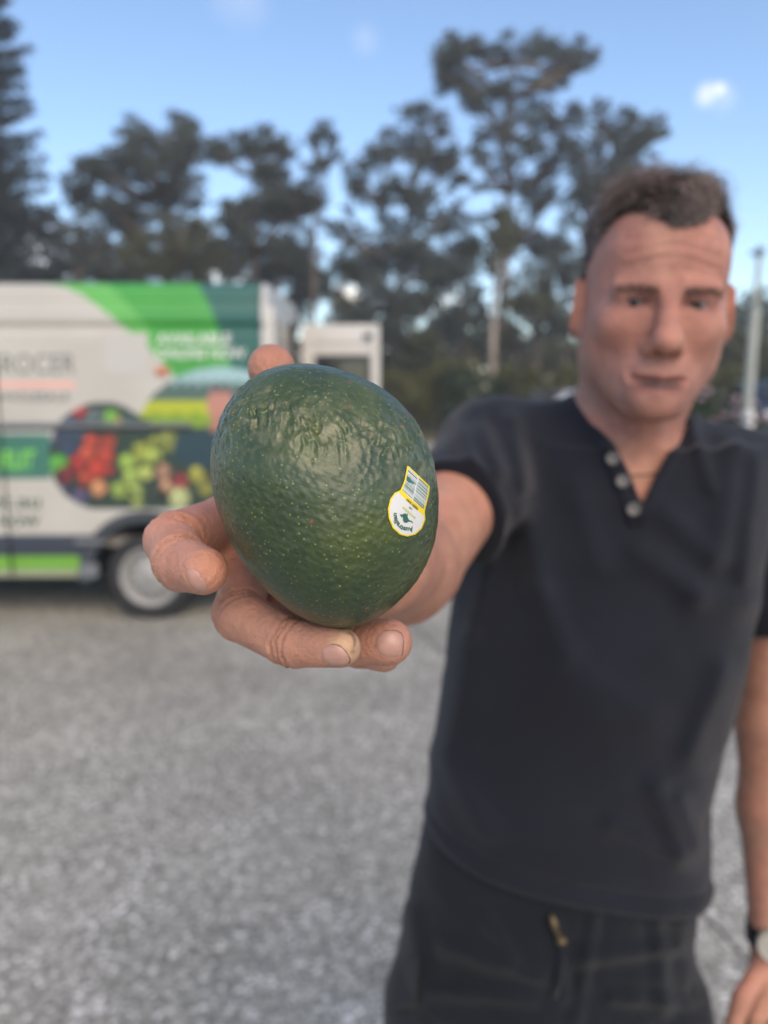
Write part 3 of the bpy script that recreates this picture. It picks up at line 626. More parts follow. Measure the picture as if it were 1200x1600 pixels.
def surface(field, lo, hi, h, B=8, safe=1.7, keep=None, smooth=1):
    """naive surface nets over the field, evaluated only in blocks near the surface"""
    lo = np.asarray(lo, float); hi = np.asarray(hi, float)
    nb = np.ceil((hi - lo) / (h * B)).astype(int); n = nb * B
    bc = np.stack(np.meshgrid(*[lo[k] + (np.arange(nb[k]) + .5) * B * h for k in range(3)], indexing='ij'), -1).reshape(-1, 3)
    fb = field(bc.astype(f32)).reshape(nb)
    act = np.abs(fb) < B * h * .87 * safe + h
    G = np.repeat(np.repeat(np.repeat(np.where(fb < 0, -1, 1).astype(f32) * h * 4, B, 0), B, 1), B, 2)
    off = np.stack(np.meshgrid(*[np.arange(B)] * 3, indexing='ij'), -1).reshape(-1, 3)
    ab = np.argwhere(act)
    for s in range(0, len(ab), 1200):
        ii = (ab[s:s + 1200, None, :] * B + off[None]).reshape(-1, 3)
        G[ii[:, 0], ii[:, 1], ii[:, 2]] = field((lo + (ii + .0) * h).astype(f32))
    neg = G < 0
    cnt = sum(neg[a:a + n[0] - 1 or None, b:b + n[1] - 1 or None, c:c + n[2] - 1 or None][:n[0] - 1, :n[1] - 1, :n[2] - 1].astype(np.int8) for a in (0, 1) for b in (0, 1) for c in (0, 1))
    cells = np.argwhere((cnt > 0) & (cnt < 8)); idx = np.full(tuple(n - 1), -1, np.int32); idx[cells[:, 0], cells[:, 1], cells[:, 2]] = np.arange(len(cells))
    acc = np.zeros((len(cells), 3)); num = np.zeros(len(cells))
    cr = [(a, b, c) for a in (0, 1) for b in (0, 1) for c in (0, 1)]
    for u in cr:
        for ax in range(3):
            if u[ax]: continue
            v = list(u); v[ax] = 1
            g0 = G[cells[:, 0] + u[0], cells[:, 1] + u[1], cells[:, 2] + u[2]]; g1 = G[cells[:, 0] + v[0], cells[:, 1] + v[1], cells[:, 2] + v[2]]
            m_ = (g0 < 0) != (g1 < 0); t = np.where(m_, g0 / np.where(m_, g0 - g1, 1), 0)
            q = np.tile(np.array(u, float), (len(cells), 1)); q[:, ax] = t
            acc += q * m_[:, None]; num += m_
    V = lo + (cells + acc / num[:, None]) * h
    Fs = []
    for ax in range(3):
        b_, c_ = (ax + 1) % 3, (ax + 2) % 3
        s0 = [slice(None)] * 3; s1 = [slice(None)] * 3; s0[ax] = slice(0, -1); s1[ax] = slice(1, None)
        ch = neg[tuple(s0)] != neg[tuple(s1)]
        e = np.argwhere(ch); e = e[(e[:, b_] > 0) & (e[:, c_] > 0) & (e[:, b_] < n[b_] - 1) & (e[:, c_] < n[c_] - 1)]
        inside = neg[e[:, 0], e[:, 1], e[:, 2]]
        def I(db, dc):
            q = e.copy(); q[:, b_] -= db; q[:, c_] -= dc; return idx[q[:, 0], q[:, 1], q[:, 2]]
        Qd = np.stack([I(1, 1), I(0, 1), I(0, 0), I(1, 0)], 1); Qd[~inside] = Qd[~inside][:, ::-1]
        Fs.append(Qd[(Qd >= 0).all(1)])
    Fc = np.concatenate(Fs)
    for _ in range(smooth):
        A = np.zeros_like(V); c = np.zeros(len(V))
        for k in range(4):
            np.add.at(A, Fc[:, k], V[Fc[:, (k + 1) % 4]]); np.add.at(A, Fc[:, k], V[Fc[:, (k + 3) % 4]]); np.add.at(c, Fc[:, k], 2)
        V = V * .5 + A / np.maximum(c, 1)[:, None] * .5
    if keep is not None:
        Fc = Fc[keep(V[Fc].mean(1))]
        u, inv = np.unique(Fc, return_inverse=True); V = V[u]; Fc = inv.reshape(-1, 4)
    return V, Fc
def march(field, px, py, d0, d1, n=220):
    """first depth along the camera rays where the field turns negative"""
    px = np.atleast_1d(px).astype(float); py = np.atleast_1d(py).astype(float)
    ds = np.linspace(d0, d1, n); out_ = np.full(len(px), np.nan)
    pts = np.stack([P(px[k], py[k], 1.0) - CAM for k in range(len(px))])
    prev = None
    for d in ds:
        f = field((CAM + pts * d).astype(f32))
        hit = np.isnan(out_) & (f < 0)
        if prev is not None:
            out_[hit] = (d - (ds[1] - ds[0]) * (-f[hit]) / (prev[hit] - f[hit] + 1e-12))
        else: out_[hit] = d
        prev = f
    return CAM + pts * out_[:, None]
def snoise(p, s, seed=0):
    """smooth pseudo-noise from rotated sines, about -1..1"""
    r = np.random.default_rng(seed); v = 0
    for k in range(6):
        d = r.normal(size=3); d /= np.linalg.norm(d); v = v + np.sin(p @ (d * s * r.uniform(.6, 1.6)).astype(f32) + r.uniform(0, 6.28) + 1.3 * np.sin(p @ (r.normal(size=3) * s * .5).astype(f32)))
    return v / 3.2

# ================================================================ the avocado's shape
AV_D = .330; AV_C = P(506, 775, AV_D)
UPV = np.array([0, SP, CP]); FWV = np.array([0, CP, -SP]); RTV = np.array([1.0, 0, 0])
vd = (AV_C - CAM); vd /= np.linalg.norm(vd)                    # the fruit's own axes
av_r = np.cross(vd, UPV); av_r /= np.linalg.norm(av_r); av_u = np.cross(av_r, vd)
outl = [(480, 568), (540, 578), (595, 603), (638, 645), (668, 695), (684, 750), (684, 805), (672, 865), (648, 915), (604, 957), (560, 979), (520, 980), (478, 966), (436, 938), (400, 900), (370, 860), (346, 815), (331, 770), (327, 735), (332, 690), (347, 645), (378, 603), (425, 575)]
ra_ = []
for x, y in outl:
    dv = P(x, y, 1) - CAM; dv /= np.linalg.norm(dv); tt = np.linalg.norm(AV_C - CAM) / (dv @ vd); q = CAM + dv * tt - AV_C
    ra_.append((math.atan2(q @ av_u, q @ av_r), math.hypot(q @ av_u, q @ av_r) * .9885))
ra_.sort(); TH = np.array([a for a, _ in ra_]); RR = np.array([b for _, b in ra_])
THe = np.concatenate([TH - 2 * math.pi, TH, TH + 2 * math.pi]); RRe = np.concatenate([RR] * 3)
tt_ = np.linspace(-math.pi, math.pi, 361); rr_ = np.interp(tt_, THe, RRe)
ker = np.exp(-np.linspace(-2, 2, 31) ** 2); ker /= ker.sum()
rr_ = np.convolve(np.concatenate([rr_[:-1]] * 3), ker, 'same')[360:721]
AVW = .0480
def av_field(p):
    q = p - AV_C.astype(f32); u = q @ av_r.astype(f32); v = q @ av_u.astype(f32); w_ = q @ vd.astype(f32)
    rho = np.hypot(u, v); R = np.interp(np.arctan2(v, u), tt_, rr_)
    k0 = np.sqrt((rho / R) ** 2 + (w_ / AVW) ** 2); k1 = np.sqrt((rho / R ** 2) ** 2 + (w_ / AVW ** 2) ** 2)
    return k0 * (k0 - 1) / (k1 + 1e-6)

# ================================================================ the man: joints
HS = .92; HC = P(1019, 480, .80); yaw, roll, nod = rad(-9), rad(3.5), rad(2)
Ry = np.array([[math.cos(yaw), -math.sin(yaw), 0], [math.sin(yaw), math.cos(yaw), 0], [0, 0, 1]])
Rr = np.array([[math.cos(roll), 0, math.sin(roll)], [0, 1, 0], [-math.sin(roll), 0, math.cos(roll)]])
Rn = np.array([[1, 0, 0], [0, math.cos(nod), -math.sin(nod)], [0, math.sin(nod), math.cos(nod)]])
HR = Ry @ Rr @ Rn                                               # head-local -> world
def head_local(p): return (p - HC.astype(f32)) @ HR.astype(f32) / f32(HS)
def head_world(q): return HC + HS * (np.asarray(q) @ HR.T)
def head_field(p):
    l = head_local(p); x = np.abs(l[:, 0]); q = np.stack([x, l[:, 1], l[:, 2]], 1)
    d = ell(q, (0, .014, .036), (.0765, .098, .086))
    d = smin(d, ell(q, (0, -.030, -.022), (.0665, .064, .080)), .03)
    d = smin(d, ell(q, (0, -.046, .052), (.062, .052, .050)), .02)
    d = smin(d, cone(q, (.042, -.004, -.062), (.017, -.066, -.104), .019, .017), .03)
    d = smin(d, ell(q, (0, -.040, -.078), (.046, .052, .040)), .02)
    d = smin(d, ell(q, (.052, -.018, -.042), (.015, .030, .034)), .03)
    d = smin(d, ell(q, (0, -.084, -.103), (.023, .017, .018)), .014)
    d = smin(d, cone(q, (.010, -.091, .0145), (.046, -.077, .0135), .0115, .010), .009)
    d = smin(d, ell(q, (.044, -.064, -.022), (.017, .018, .015)), .024)
    d = smax(d, -ell(q, (.031, -.103, -.002), (.021, .0185, .0110)), .009)
    eye = cone(q, (.0225, -.0815, .0005), (.0400, -.0785, .0005), .0085, .0080)
    d = smin(d, eye, .004)
    d = smax(d, -ell(q, (.0312, -.0915, -.0010), (.0155, .0100, .0033)), .001)        # narrowed lids
    d = smin(d, cone(q, (.018, -.089, .0085), (.045, -.080, .0070), .0056, .0052), .004)  # upper lid fold
    d = smin(d, cone(q, (.021, -.086, -.012), (.040, -.080, -.013), .0045, .004), .006)  # bag under the eye
    d = smin(d, cone(q, (0, -.092, .010), (0, -.112, -.033), .0085, .0130), .010)
    d = smin(d, ell(q, (0, -.114, -.040), (.0150, .013, .0118)), .008)
    d = smin(d, ell(q, (.0175, -.101, -.046), (.0096, .012, .0088)), .005)
    d = smax(d, -ell(q, (.0075, -.111, -.054), (.0042, .006, .004)), .003)
    d = smin(d, ell(q, (0, -.082, -.080), (.033, .021, .026)), .014)
    d = smax(d, -cone(q, (.0230, -.104, -.045), (.0395, -.087, -.084), .0076, .0062), .005)   # smile line
    d = smax(d, -cone(q, (.040, -.082, -.088), (.042, -.070, -.105), .0030, .0020), .006)
    d = smin(d, cone(q, (0, -.1030, -.0760), (.033, -.0850, -.0765), .0038, .0026), .004)
    d = smin(d, cone(q, (0, -.1005, -.0920), (.030, -.0860, -.0820), .0054, .0032), .004)
    d = smax(d, -cone(q, (0, -.1090, -.0835), (.034, -.0900, -.0775), .0082, .0032), .002)
    d = smin(d, ell(q, (0, -.082, -.096), (.024, .016, .012)), .010)
    for zz, aa in ((.050, .0012), (.064, .0012), (.038, .0010)):                        # forehead lines
        d = d + aa * np.exp(-((l[:, 2] - zz - .004 * np.cos(l[:, 0] * 60)) / .0020) ** 2) * (np.abs(l[:, 0]) < .048) * (l[:, 1] < -.05)
    d = d + .0012 * np.exp(-((x - .006) / .0018) ** 2) * np.exp(-((l[:, 2] - .018) / .008) ** 2) * (l[:, 1] < -.05)
    Re = np.array([[math.cos(.45), -math.sin(.45), 0], [math.sin(.45), math.cos(.45), 0], [0, 0, 1]])
    ear = ell(q, (.0815, .012, -.004), (.0075, .020, .034), Re)
    ear = smin(ear, ell(q, (.0755, .004, -.026), (.007, .012, .014)), .006); ear = smin(ear, ell(q, (.075, .012, -.004), (.010, .014, .028)), .006)
    ear = smax(ear, -ell(q, (.0915, .004, .000), (.0070, .0125, .023), Re), .004)
    d = smin(d, ear, .006)
    return d * HS
NB = P(962, 672, .855)                                           # base of the neck
CHN = P(1003, 742, .825)                                         # notch of the collarbones
SHR, ELR, WRR = P(770, 712, .885), P(640, 884, .655), P(585, 880, .435); HEM = SHR + (ELR - SHR) * .60
SHL, ELL_, WRL = P(1222, 768, .92), P(1210, 1135, .955), P(1208, 1462, .955)
BODY = [(700, 800, 1205, .885, .085), (760, 760, 1200, .885, .10), (850, 722, 1190, .885, .113), (930, 708, 1172, .89, .118), (1040, 698, 1150, .90, .118), (1150, 683, 1121, .915, .115), (1240, 668, 1101, .93, .112), (1320, 660, 1102, .94, .112), (1400, 652, 1100, .95, .115), (1500, 650, 1090, .965, .115)]
HIPS = [(1240, 672, 1092, .93, .105), (1300, 655, 1090, .94, .108), (1400, 632, 1090, .95, .115), (1500, 616, 1088, .965, .118), (1560, 606, 1088, .98, .115), (1600, 600, 1090, .99, .105)]
def loft(rows):
    S_ = []
    for (py, xl, xr, d, hd) in rows:
        c = P((xl + xr) / 2, py, d); S_.append((c[2], c[0], c[1], (xr - xl) / 2 / F * d, hd))
    S_.sort(); return np.array(S_)
LB, LH = loft(BODY), loft(HIPS)
def loft_field(p, T, off=0, ez=.0, sq=2.3):
    z = p[:, 2]; cx_ = np.interp(z, T[:, 0], T[:, 1]); cy = np.interp(z, T[:, 0], T[:, 2]); a = np.interp(z, T[:, 0], T[:, 3]) + off; b = np.interp(z, T[:, 0], T[:, 4]) + off
    x, y = p[:, 0] - cx_, p[:, 1] - cy; x, y = x + .10 * y, y - .10 * x
    k = (np.abs(x / a) ** sq + np.abs(y / b) ** sq + 1e-9) ** (1 / sq)
    g = np.sqrt((x / (a * a)) ** 2 + (y / (b * b)) ** 2) / (k + 1e-6)
    d = (k - 1) / np.maximum(g, 1 / b.max() * .4)
    return np.maximum(d, np.maximum(T[0, 0] - z, z - T[-1, 0]))
def finger(p, pts, rs): return chain(p, [P(*q) for q in pts], rs, .003)
FG = {  # pixel x, pixel y, depth -> joints of the fingers round the fruit
    'index': ([(425, 812, .402), (350, 815, .390), (269, 843, .354), (283, 880, .334), (318, 892, .318)], [.0135, .0130, .0124, .0120, .0100]),
    'middle': ([(430, 850, .408), (385, 895, .385), (372, 960, .357), (455, 1004, .336), (533, 1012, .325)], [.0125, .0120, .0118, .0108, .0084]),
    'ring': ([(450, 890, .415), (430, 930, .398), (455, 985, .375), (540, 1003, .355), (608, 1003, .343)], [.012, .0115, .011, .0108, .0104]),
    'little': ([(480, 930, .42), (470, 965, .402), (505, 1002, .385), (560, 1014, .372), (600, 1024, .360)], [.0105, .010, .0092, .0086, .0078]),
    'thumb': ([(560, 800, .432), (490, 715, .418), (440, 640, .398), (424, 575, .383)], [.018, .0148, .0125, .0118])}
def arm_r(p):
    d = cone(p, SHR, ELR, .046, .042)
    d = smin(d, cone(p, ELR, ELR * .55 + WRR * .45, .0425, .040), .012)
    return smin(d, cone(p, ELR * .55 + WRR * .45, WRR, .040, .0285), .02)
def hand_r(p):
    palm = cone(p, WRR, P(420, 815, .410), .024, .0150)
    palm = smin(palm, cone(p, WRR, P(440, 860, .416), .024, .0145), .012)
    palm = smin(palm, cone(p, WRR, P(462, 900, .420), .024, .0140), .012)
    palm = smin(palm, cone(p, WRR, P(492, 935, .424), .023, .0130), .012)
    palm = smin(palm, cone(p, P(590, 850, .43), P(540, 780, .428), .021, .020), .015)
    palm = smin(palm, ell(p, P(355, 858, .395), (.016, .016, .018)), .01)
    d = palm
    fs_ = {k: finger(p, *v) for k, v in FG.items()}
    d = smin(d, fs_['thumb'], .012)
    d = smin(d, fs_['index'], .005)
    d = smin(d, fs_['middle'], .0045); d = smin(d, fs_['ring'], .0022); d = smin(d, fs_['little'], .0020)
    # creases at the joints
    for k, j, am in (('index', 2, .0011), ('index', 3, .0008), ('middle', 2, .0008), ('middle', 3, .0009), ('ring', 3, .0007)):
        pts = [P(*q) for q in FG[k][0]]; ax = pts[min(j + 1, len(pts) - 1)] - pts[j - 1]; ax /= np.linalg.norm(ax)
        for o_ in (-.0025, 0, .0028):
            t = (p - pts[j].astype(f32)) @ ax.astype(f32) - o_ + .0007 * snoise(p, 500, 3); near = np.linalg.norm(p - pts[j].astype(f32), axis=1) < .02
            d = d + am * 2.2 * np.exp(-(t / .0008) ** 2) * near
    return d
# left hand hanging
LHF = [([(1196, 1500, .95), (1160, 1560, .925), (1140, 1620, .925), (1146, 1662, .93)], [.013, .0118, .0105, .0095]),      # thumb
       ([(1212, 1500, .955), (1182, 1585, .945), (1166, 1650, .95), (1170, 1705, .955)], [.014, .0112, .0098, .0085]),
       ([(1222, 1500, .965), (1208, 1592, .965), (1196, 1668, .965), (1198, 1730, .965)], [.014, .0112, .0098, .0085]),
       ([(1230, 1500, .975), (1232, 1590, .98), (1226, 1662, .98), (1224, 1720, .978)], [.014, .0110, .0095, .0083]),
       ([(1238, 1500, .98), (1252, 1580, .99), (1250, 1638, .99), (1246, 1680, .985)], [.013, .0102, .0088, .0078])]
def arm_l(p):
    d = cone(p, SHL, ELL_, .050, .040); d = smin(d, cone(p, ELL_, ELL_ * .6 + WRL * .4, .043, .040), .02)
    d = smin(d, cone(p, ELL_ * .6 + WRL * .4, WRL, .040, .0275), .02)
    h = None
    for pts, rs in LHF:
        e = finger(p, pts, rs); h = e if h is None else smin(h, e, .004)
    h = smin(h, cone(p, WRL, P(1206, 1560, .958), .025, .021), .014)
    return smin(d, h, .012)
KR, AR_, KL, AL = np.array([.105, .95, .50]), np.array([.085, 1.0, .09]), np.array([.30, .93, .50]), np.array([.33, .97, .09])
HR_, HL = P(728, 1590, .99), P(972, 1590, .985)
def legs(p, o=0):
    d = None
    for h_, k_, a_ in ((HR_, KR, AR_), (HL, KL, AL)):
        e = cone(p, h_, k_, .074 + o, .054 + o); e = smin(e, cone(p, k_, k_ * .6 + a_ * .4, .054, .054), .02); e = smin(e, cone(p, k_ * .6 + a_ * .4, a_, .054, .036), .02)
        e = smin(e, cone(p, a_ + [0, -.0, -.04], a_ + [.0, -.13, -.052], .035, .028), .02)
        d = e if d is None else np.minimum(d, e)
    return d
def trunk(p, off=0):
    d = loft_field(p, LB, -.015 + off)
    d = smin(d, cone(p, NB + [0, .02, -.07], SHR, .050 + off, .046 + off), .03)
    d = smin(d, cone(p, NB + [0, .02, -.07], SHL, .050 + off, .048 + off), .03)
    d = smin(d, cone(p, NB + [0, .012, -.015], SHR + [.02, 0, .012], .040 + off, .030 + off), .03)
    d = smin(d, cone(p, NB + [0, .012, -.015], SHL + [-.02, 0, .012], .042 + off, .034 + off), .03)
    return d
def neck(p):
    top_ = head_world((0, .022, -.055)); d = cone(p, top_, NB + [0, .015, -.03], .056, .060)
    for s in (-1, 1):
        d = smin(d, cone(p, head_world((s * .062, .020, -.055)), CHN + [s * .012, .012, .004], .013, .009), .016)
    d = smin(d, cone(p, head_world((0, -.028, -.125)), CHN + [0, .02, .03], .017, .014), .02)   # throat
    return d
def body_field(p):
    d = trunk(p)
    d = smin(d, neck(p), .025)
    d = smin(d, head_field(p), .012)
    d = smin(d, arm_r(p), .03); d = smin(d, arm_l(p), .02)
    d = smin(d, hand_r(p), .010)
    d = smin(d, np.minimum(loft_field(p, LH, -.032), 9), .03)
    d = smin(d, legs(p), .02)
    return np.maximum(d, -(av_field(p) + .0003))
def fast(field_parts):
    return field_parts
import time as _t
_t0 = _t.time()
# region fields keep the evaluation cheap: each carries only what reaches into its box
def f_hand(p): 
    d = smin(arm_r(p), hand_r(p), .010); return np.maximum(d, -(av_field(p) + .0003))
def f_head(p):
    d = smin(trunk(p), neck(p), .025); return smin(d, head_field(p), .012)
def f_rest(p):
    d = smin(trunk(p), neck(p), .025); d = smin(d, arm_r(p), .03); d = smin(d, arm_l(p), .02)
    hp = smin(loft_field(p, LH, -.032), legs(p), .02); hp = np.maximum(hp, -np.maximum(np.abs(p[:, 0] - (HR_ + HL)[0] / 2) - .016, p[:, 2] - P(852, 1545, .90)[2])); return smin(d, hp, .02)
YH = (ELR * .35 + WRR * .65)[1]                                 # the forearm is handed over here
hx0, hx1 = P(200, 500, .36), P(700, 1100, .40)
Vh, Fh = surface(f_hand, (P(190, 800, .40)[0], .24, P(500, 1120, .40)[2]), (P(760, 800, .45)[0], YH + .03, P(500, 480, .42)[2]), .00100, keep=lambda c: c[:, 1] < YH + .002, smooth=1)
ZN_ = CHN[2] - .045
Vd, Fd = surface(f_head, (HC[0] - .16, HC[1] - .15, ZN_ - .03), (HC[0] + .16, HC[1] + .15, HC[2] + .15), .0015, keep=lambda c: c[:, 2] > ZN_, smooth=1)
def keep_rest(c): return ~((c[:, 1] < YH - .002) & (c[:, 2] > P(500, 1080, .40)[2]) & (c[:, 0] < .06)) & ~((c[:, 2] > ZN_ + .003) & (np.abs(c[:, 0] - HC[0]) < .155))
Vr, Fr = surface(f_rest, (-.06, .40, -.01), (.56, 1.14, 1.62), .0045, keep=keep_rest, smooth=2)
print('body meshes', len(Vh), len(Vd), len(Vr), round(_t.time() - _t0, 1))
VB = np.concatenate([Vh, Vd, Vr]); FB = np.concatenate([Fh, Fd + len(Vh), Fr + len(Vh) + len(Vd)])
# skin colour: lips, scalp under hair, callused fingertip, plus shade painted on the face
skin = np.array([.485, .235, .158]); CB = np.tile(skin, (len(VB), 1)) * (1 + .07 * snoise(VB.astype(f32), 45, 1))[:, None]
def _t0_(): pass
def tint(w_, c):
    global CB
    w_ = np.clip(w_, 0, 1)[:, None]; CB = CB * (1 - w_) + np.array(c) * w_
l = head_local(VB.astype(f32)); inhead = np.linalg.norm(l, axis=1) < .17
tint(np.clip((.19 - np.linalg.norm(l, axis=1)) / .05, 0, 1) * .85, (.40, .178, .134))  # ruddier head, with the shade on the face painted in
mouth = np.exp(-((np.abs(l[:, 0]) / .029) ** 4) - ((l[:, 2] + .082 + .05 * np.abs(l[:, 0])) / .011) ** 4) * (l[:, 1] < -.085) * inhead
tint(mouth * .85, (.30, .088, .082)); 
tint(np.exp(-((l[:, 0] / .025) ** 4) - ((l[:, 2] + .0840) / .0052) ** 2) * (l[:, 1] < -.085) * inhead * .95, (.03, .01, .01))  # dark of the parted lips painted into the groove
tint(np.exp(-((np.abs(l[:, 0]) - .045) / .022) ** 2 - ((l[:, 2] + .028) / .022) ** 2) * (l[:, 1] < -.03) * inhead * .15, (.42, .15, .11))
tint(np.exp(-(l[:, 0] / .016) ** 2 - ((l[:, 2] + .04) / .02) ** 2) * (l[:, 1] < -.095) * inhead * .5, (.47, .185, .14))
tint(np.exp(-((np.abs(l[:, 0]) - .031) / .017) ** 2 - ((l[:, 2] - .000) / .010) ** 2) * (l[:, 1] < -.05) * inhead * .75, (.20, .095, .085))  # eye hollows darkened: socket shade put into the skin colour
tint(np.clip(snoise(VB.astype(f32), 110, 61), 0, 1) * .30, (.56, .215, .15)); tint(np.clip(-snoise(VB.astype(f32), 75, 62), 0, 1) * .22, (.60, .37, .26))
beard = ((l[:, 2] < -.055) & (l[:, 2] > -.125) & (l[:, 1] < .02) & inhead) * .18
tint(beard, (.28, .19, .16))
def hair_line(x, y, z):
    """positive where hair grows on the head (head-local coordinates)"""
    ax = np.abs(x)
    front = .083 - .010 * np.exp(-(x / .016) ** 2) + .012 * np.exp(-((ax - .042) / .014) ** 2) - .55 * np.clip(ax - .058, 0, 1)
    t = np.clip((y + .03) / .05, 0, 1)                        # 0 at the face, 1 behind the ears
    line = front * (1 - t) + (.012 - .30 * np.clip(y - .02, 0, .2)) * t
    return z - line
hl = hair_line(l[:, 0], l[:, 1], l[:, 2]) ; scalp = np.clip(hl / .012 + .3, 0, 1) * inhead * (np.abs(l[:, 0]) < .083)
tint(scalp * .8, (.075, .055, .055))
q = VB
tipm = P(548, 1008, .318); tint(np.exp(-(np.linalg.norm(q - tipm, axis=1) / .0082) ** 3) * .9, (.68, .44, .27))
st = np.exp(-((np.linalg.norm(q - P(533, 1004, .318), axis=1) - .0062) / .0011) ** 2) * np.clip(snoise(q.astype(f32), 1100, 5) + .7, 0, 1) * (q[:, 0] > P(528, 1000, .32)[0]); tint(st * .75, (.14, .06, .02))
tint(np.exp(-(np.linalg.norm(q - P(345, 890, .315), axis=1) / .010) ** 2) * .45, (.58, .23, .14))
tint(np.exp(-(np.linalg.norm(q - P(612, 985, .34), axis=1) / .010) ** 2) * .4, (.55, .24, .17))
tint(np.exp(-(np.linalg.norm(q - P(425, 560, .375), axis=1) / .012) ** 2) * .5, (.50, .20, .13))
def skin_nodes(t, b, tcn):
    nn = t.nodes.new; ln = t.links.new
    vo = nn('ShaderNodeTexVoronoi'); vo.feature = 'DISTANCE_TO_EDGE'; vo.inputs['Scale'].default_value = 1500; ln(tcn.outputs['Object'], vo.inputs['Vector'])
    n1 = nn('ShaderNodeTexNoise'); n1.inputs['Scale'].default_value = 330; n1.inputs['Detail'].default_value = 6; ln(tcn.outputs['Object'], n1.inputs['Vector'])
    ad = nn('ShaderNodeMath'); ad.operation = 'MULTIPLY_ADD'; ln(vo.outputs['Distance'], ad.inputs[0]); ad.inputs[1].default_value = .35; ln(n1.outputs[0], ad.inputs[2])
    bu = nn('ShaderNodeBump'); bu.inputs['Strength'].default_value = .8; bu.inputs['Distance'].default_value = .0015; ln(ad.outputs[0], bu.inputs['Height']); ln(bu.outputs[0], b.inputs['Normal'])
    r = nn('ShaderNodeMapRange'); r.inputs[3].default_value = .38; r.inputs[4].default_value = .58; ln(n1.outputs[0], r.inputs[0]); ln(r.outputs[0], b.inputs['Roughness'])
M_skin = mat('skin', (.45, .24, .16), rough=.5, spec=.45, attr=True, noise=(70, .84, 1.12), sss=.22, build=skin_nodes)
MAN = empty('person', ((KR[0] + KL[0]) / 2, .95, 0), 'man in black henley shirt and dark shorts holding out an avocado', 'person')
body = link('body', mesh_np('body', VB, FB, True, CB, [M_skin]), None, MAN)

# ---------------------------------------------------------------- clothes
VPOLY = [(868, 540), (896, 596), (905, 628), (925, 660), (960, 692), (985, 742), (1004, 790), (1022, 748), (1046, 704), (1072, 672), (1086, 640), (1130, 540)]
PA, PB, PC = P(668, 1262, .96), P(880, 1418, .825), P(1100, 1378, .95)
hn = np.cross(PB - PA, PC - PA); hn /= np.linalg.norm(hn); hn = -hn if hn[2] < 0 else hn
FOLD = [((828, 800), (842, 920), 16, .006), ((842, 920), (885, 1020), 16, .005), ((800, 655), (822, 760), 11, .005), ((740, 640), (782, 735), 10, .004), ((715, 660), (745, 735), 9, .004), ((770, 850), (735, 990), 12, .005), ((900, 760), (935, 880), 14, .003),
        ((1000, 860), (1090, 930), 16, .0055), ((1090, 930), (1165, 940), 16, .004), ((1150, 690), (1125, 860), 16, .005), ((1185, 720), (1165, 900), 12, .005), ((1040, 800), (1110, 870), 14, .004), ((1030, 1235), (1070, 1335), 14, .0050), ((1066, 1250), (1092, 1320), 9, .0035),
        ((730, 1000), (700, 1180), 14, .004), ((880, 1050), (1010, 1120), 26, .004), ((690, 1180), (760, 1300), 16, .004), ((1130, 1050), (1080, 1180), 14, .005), ((960, 1290), (1060, 1340), 12, .004), ((1070, 620), (1110, 760), 9, .004), ((940, 670), (985, 800), 8, .0025)]
def shirt_field(p):
    px, py, d = proj(p)
    f = trunk(p, .012)
    f = smin(f, loft_field(p, LB, .0), .01)
    slr = cone(p, SHR, SHR * -.35 + HEM * 1.35, .0600, .0525)
    f = smin(f, slr, .028)
    sll = cone(p, SHL, ELL_ , .060, .056); sll = np.maximum(sll, (py - 995) / F * d)
    f = smin(f, sll, .02)
    for (a, b, w_, am) in FOLD:
        ax, ay = b[0] - a[0], b[1] - a[1]; t = np.clip(((px - a[0]) * ax + (py - a[1]) * ay) / (ax * ax + ay * ay), 0, 1)
        q = np.hypot(px - a[0] - t * ax, py - a[1] - t * ay) / w_
        f = f - am * 1.8 * np.exp(-q * q * .45) * (d < .95)
    f = f - .0022 * snoise(p * np.array([1, 1, .45], f32), 26, 9) - .0010 * snoise(p, 70, 12)
    # hems: a raised band, then the cut
    hd = (p - PB.astype(f32)) @ hn.astype(f32)
    f = f + .0030 * np.exp(-((hd - .024) / .0030) ** 2) - .0035 * np.exp(-((hd - .010) / .010) ** 2)
    f = np.maximum(f, -hd)
    ax = (ELR - SHR) / np.linalg.norm(ELR - SHR); t = (p - HEM.astype(f32)) @ ax.astype(f32)
    near = np.linalg.norm(p - HEM.astype(f32), axis=1) < .12
    f = np.where(near | (p[:, 1] < .66), np.maximum(f + .0012 * np.exp(-((t + .018) / .0015) ** 2), t), f)
    # neck opening with collar band
    ins = poly_in(px, py, VPOLY); dm = np.full(len(px), 1e3)
    for k in range(len(VPOLY)):
        x0, y0 = VPOLY[k]; x1, y1 = VPOLY[(k + 1) % len(VPOLY)]; bx_, by_ = x1 - x0, y1 - y0
        s = np.clip(((px - x0) * bx_ + (py - y0) * by_) / (bx_ * bx_ + by_ * by_), 0, 1); dm = np.minimum(dm, np.hypot(px - x0 - s * bx_, py - y0 - s * by_))
    sd_ = np.where(ins, -dm, dm) * d / F
    f = f - .0022 * np.exp(-((sd_ - .006) / .006) ** 4) * (d < .93)
    back = (p - NB.astype(f32)) @ np.array([0, 1, 0], f32) - .055
    f = np.maximum(f, -np.maximum(sd_, back))
    return np.maximum(f, p[:, 2] - (NB[2] + .075))
Vs, Fs_ = surface(shirt_field, (-.02, .50, .90), (.56, 1.10, 1.66), .0032, smooth=1)
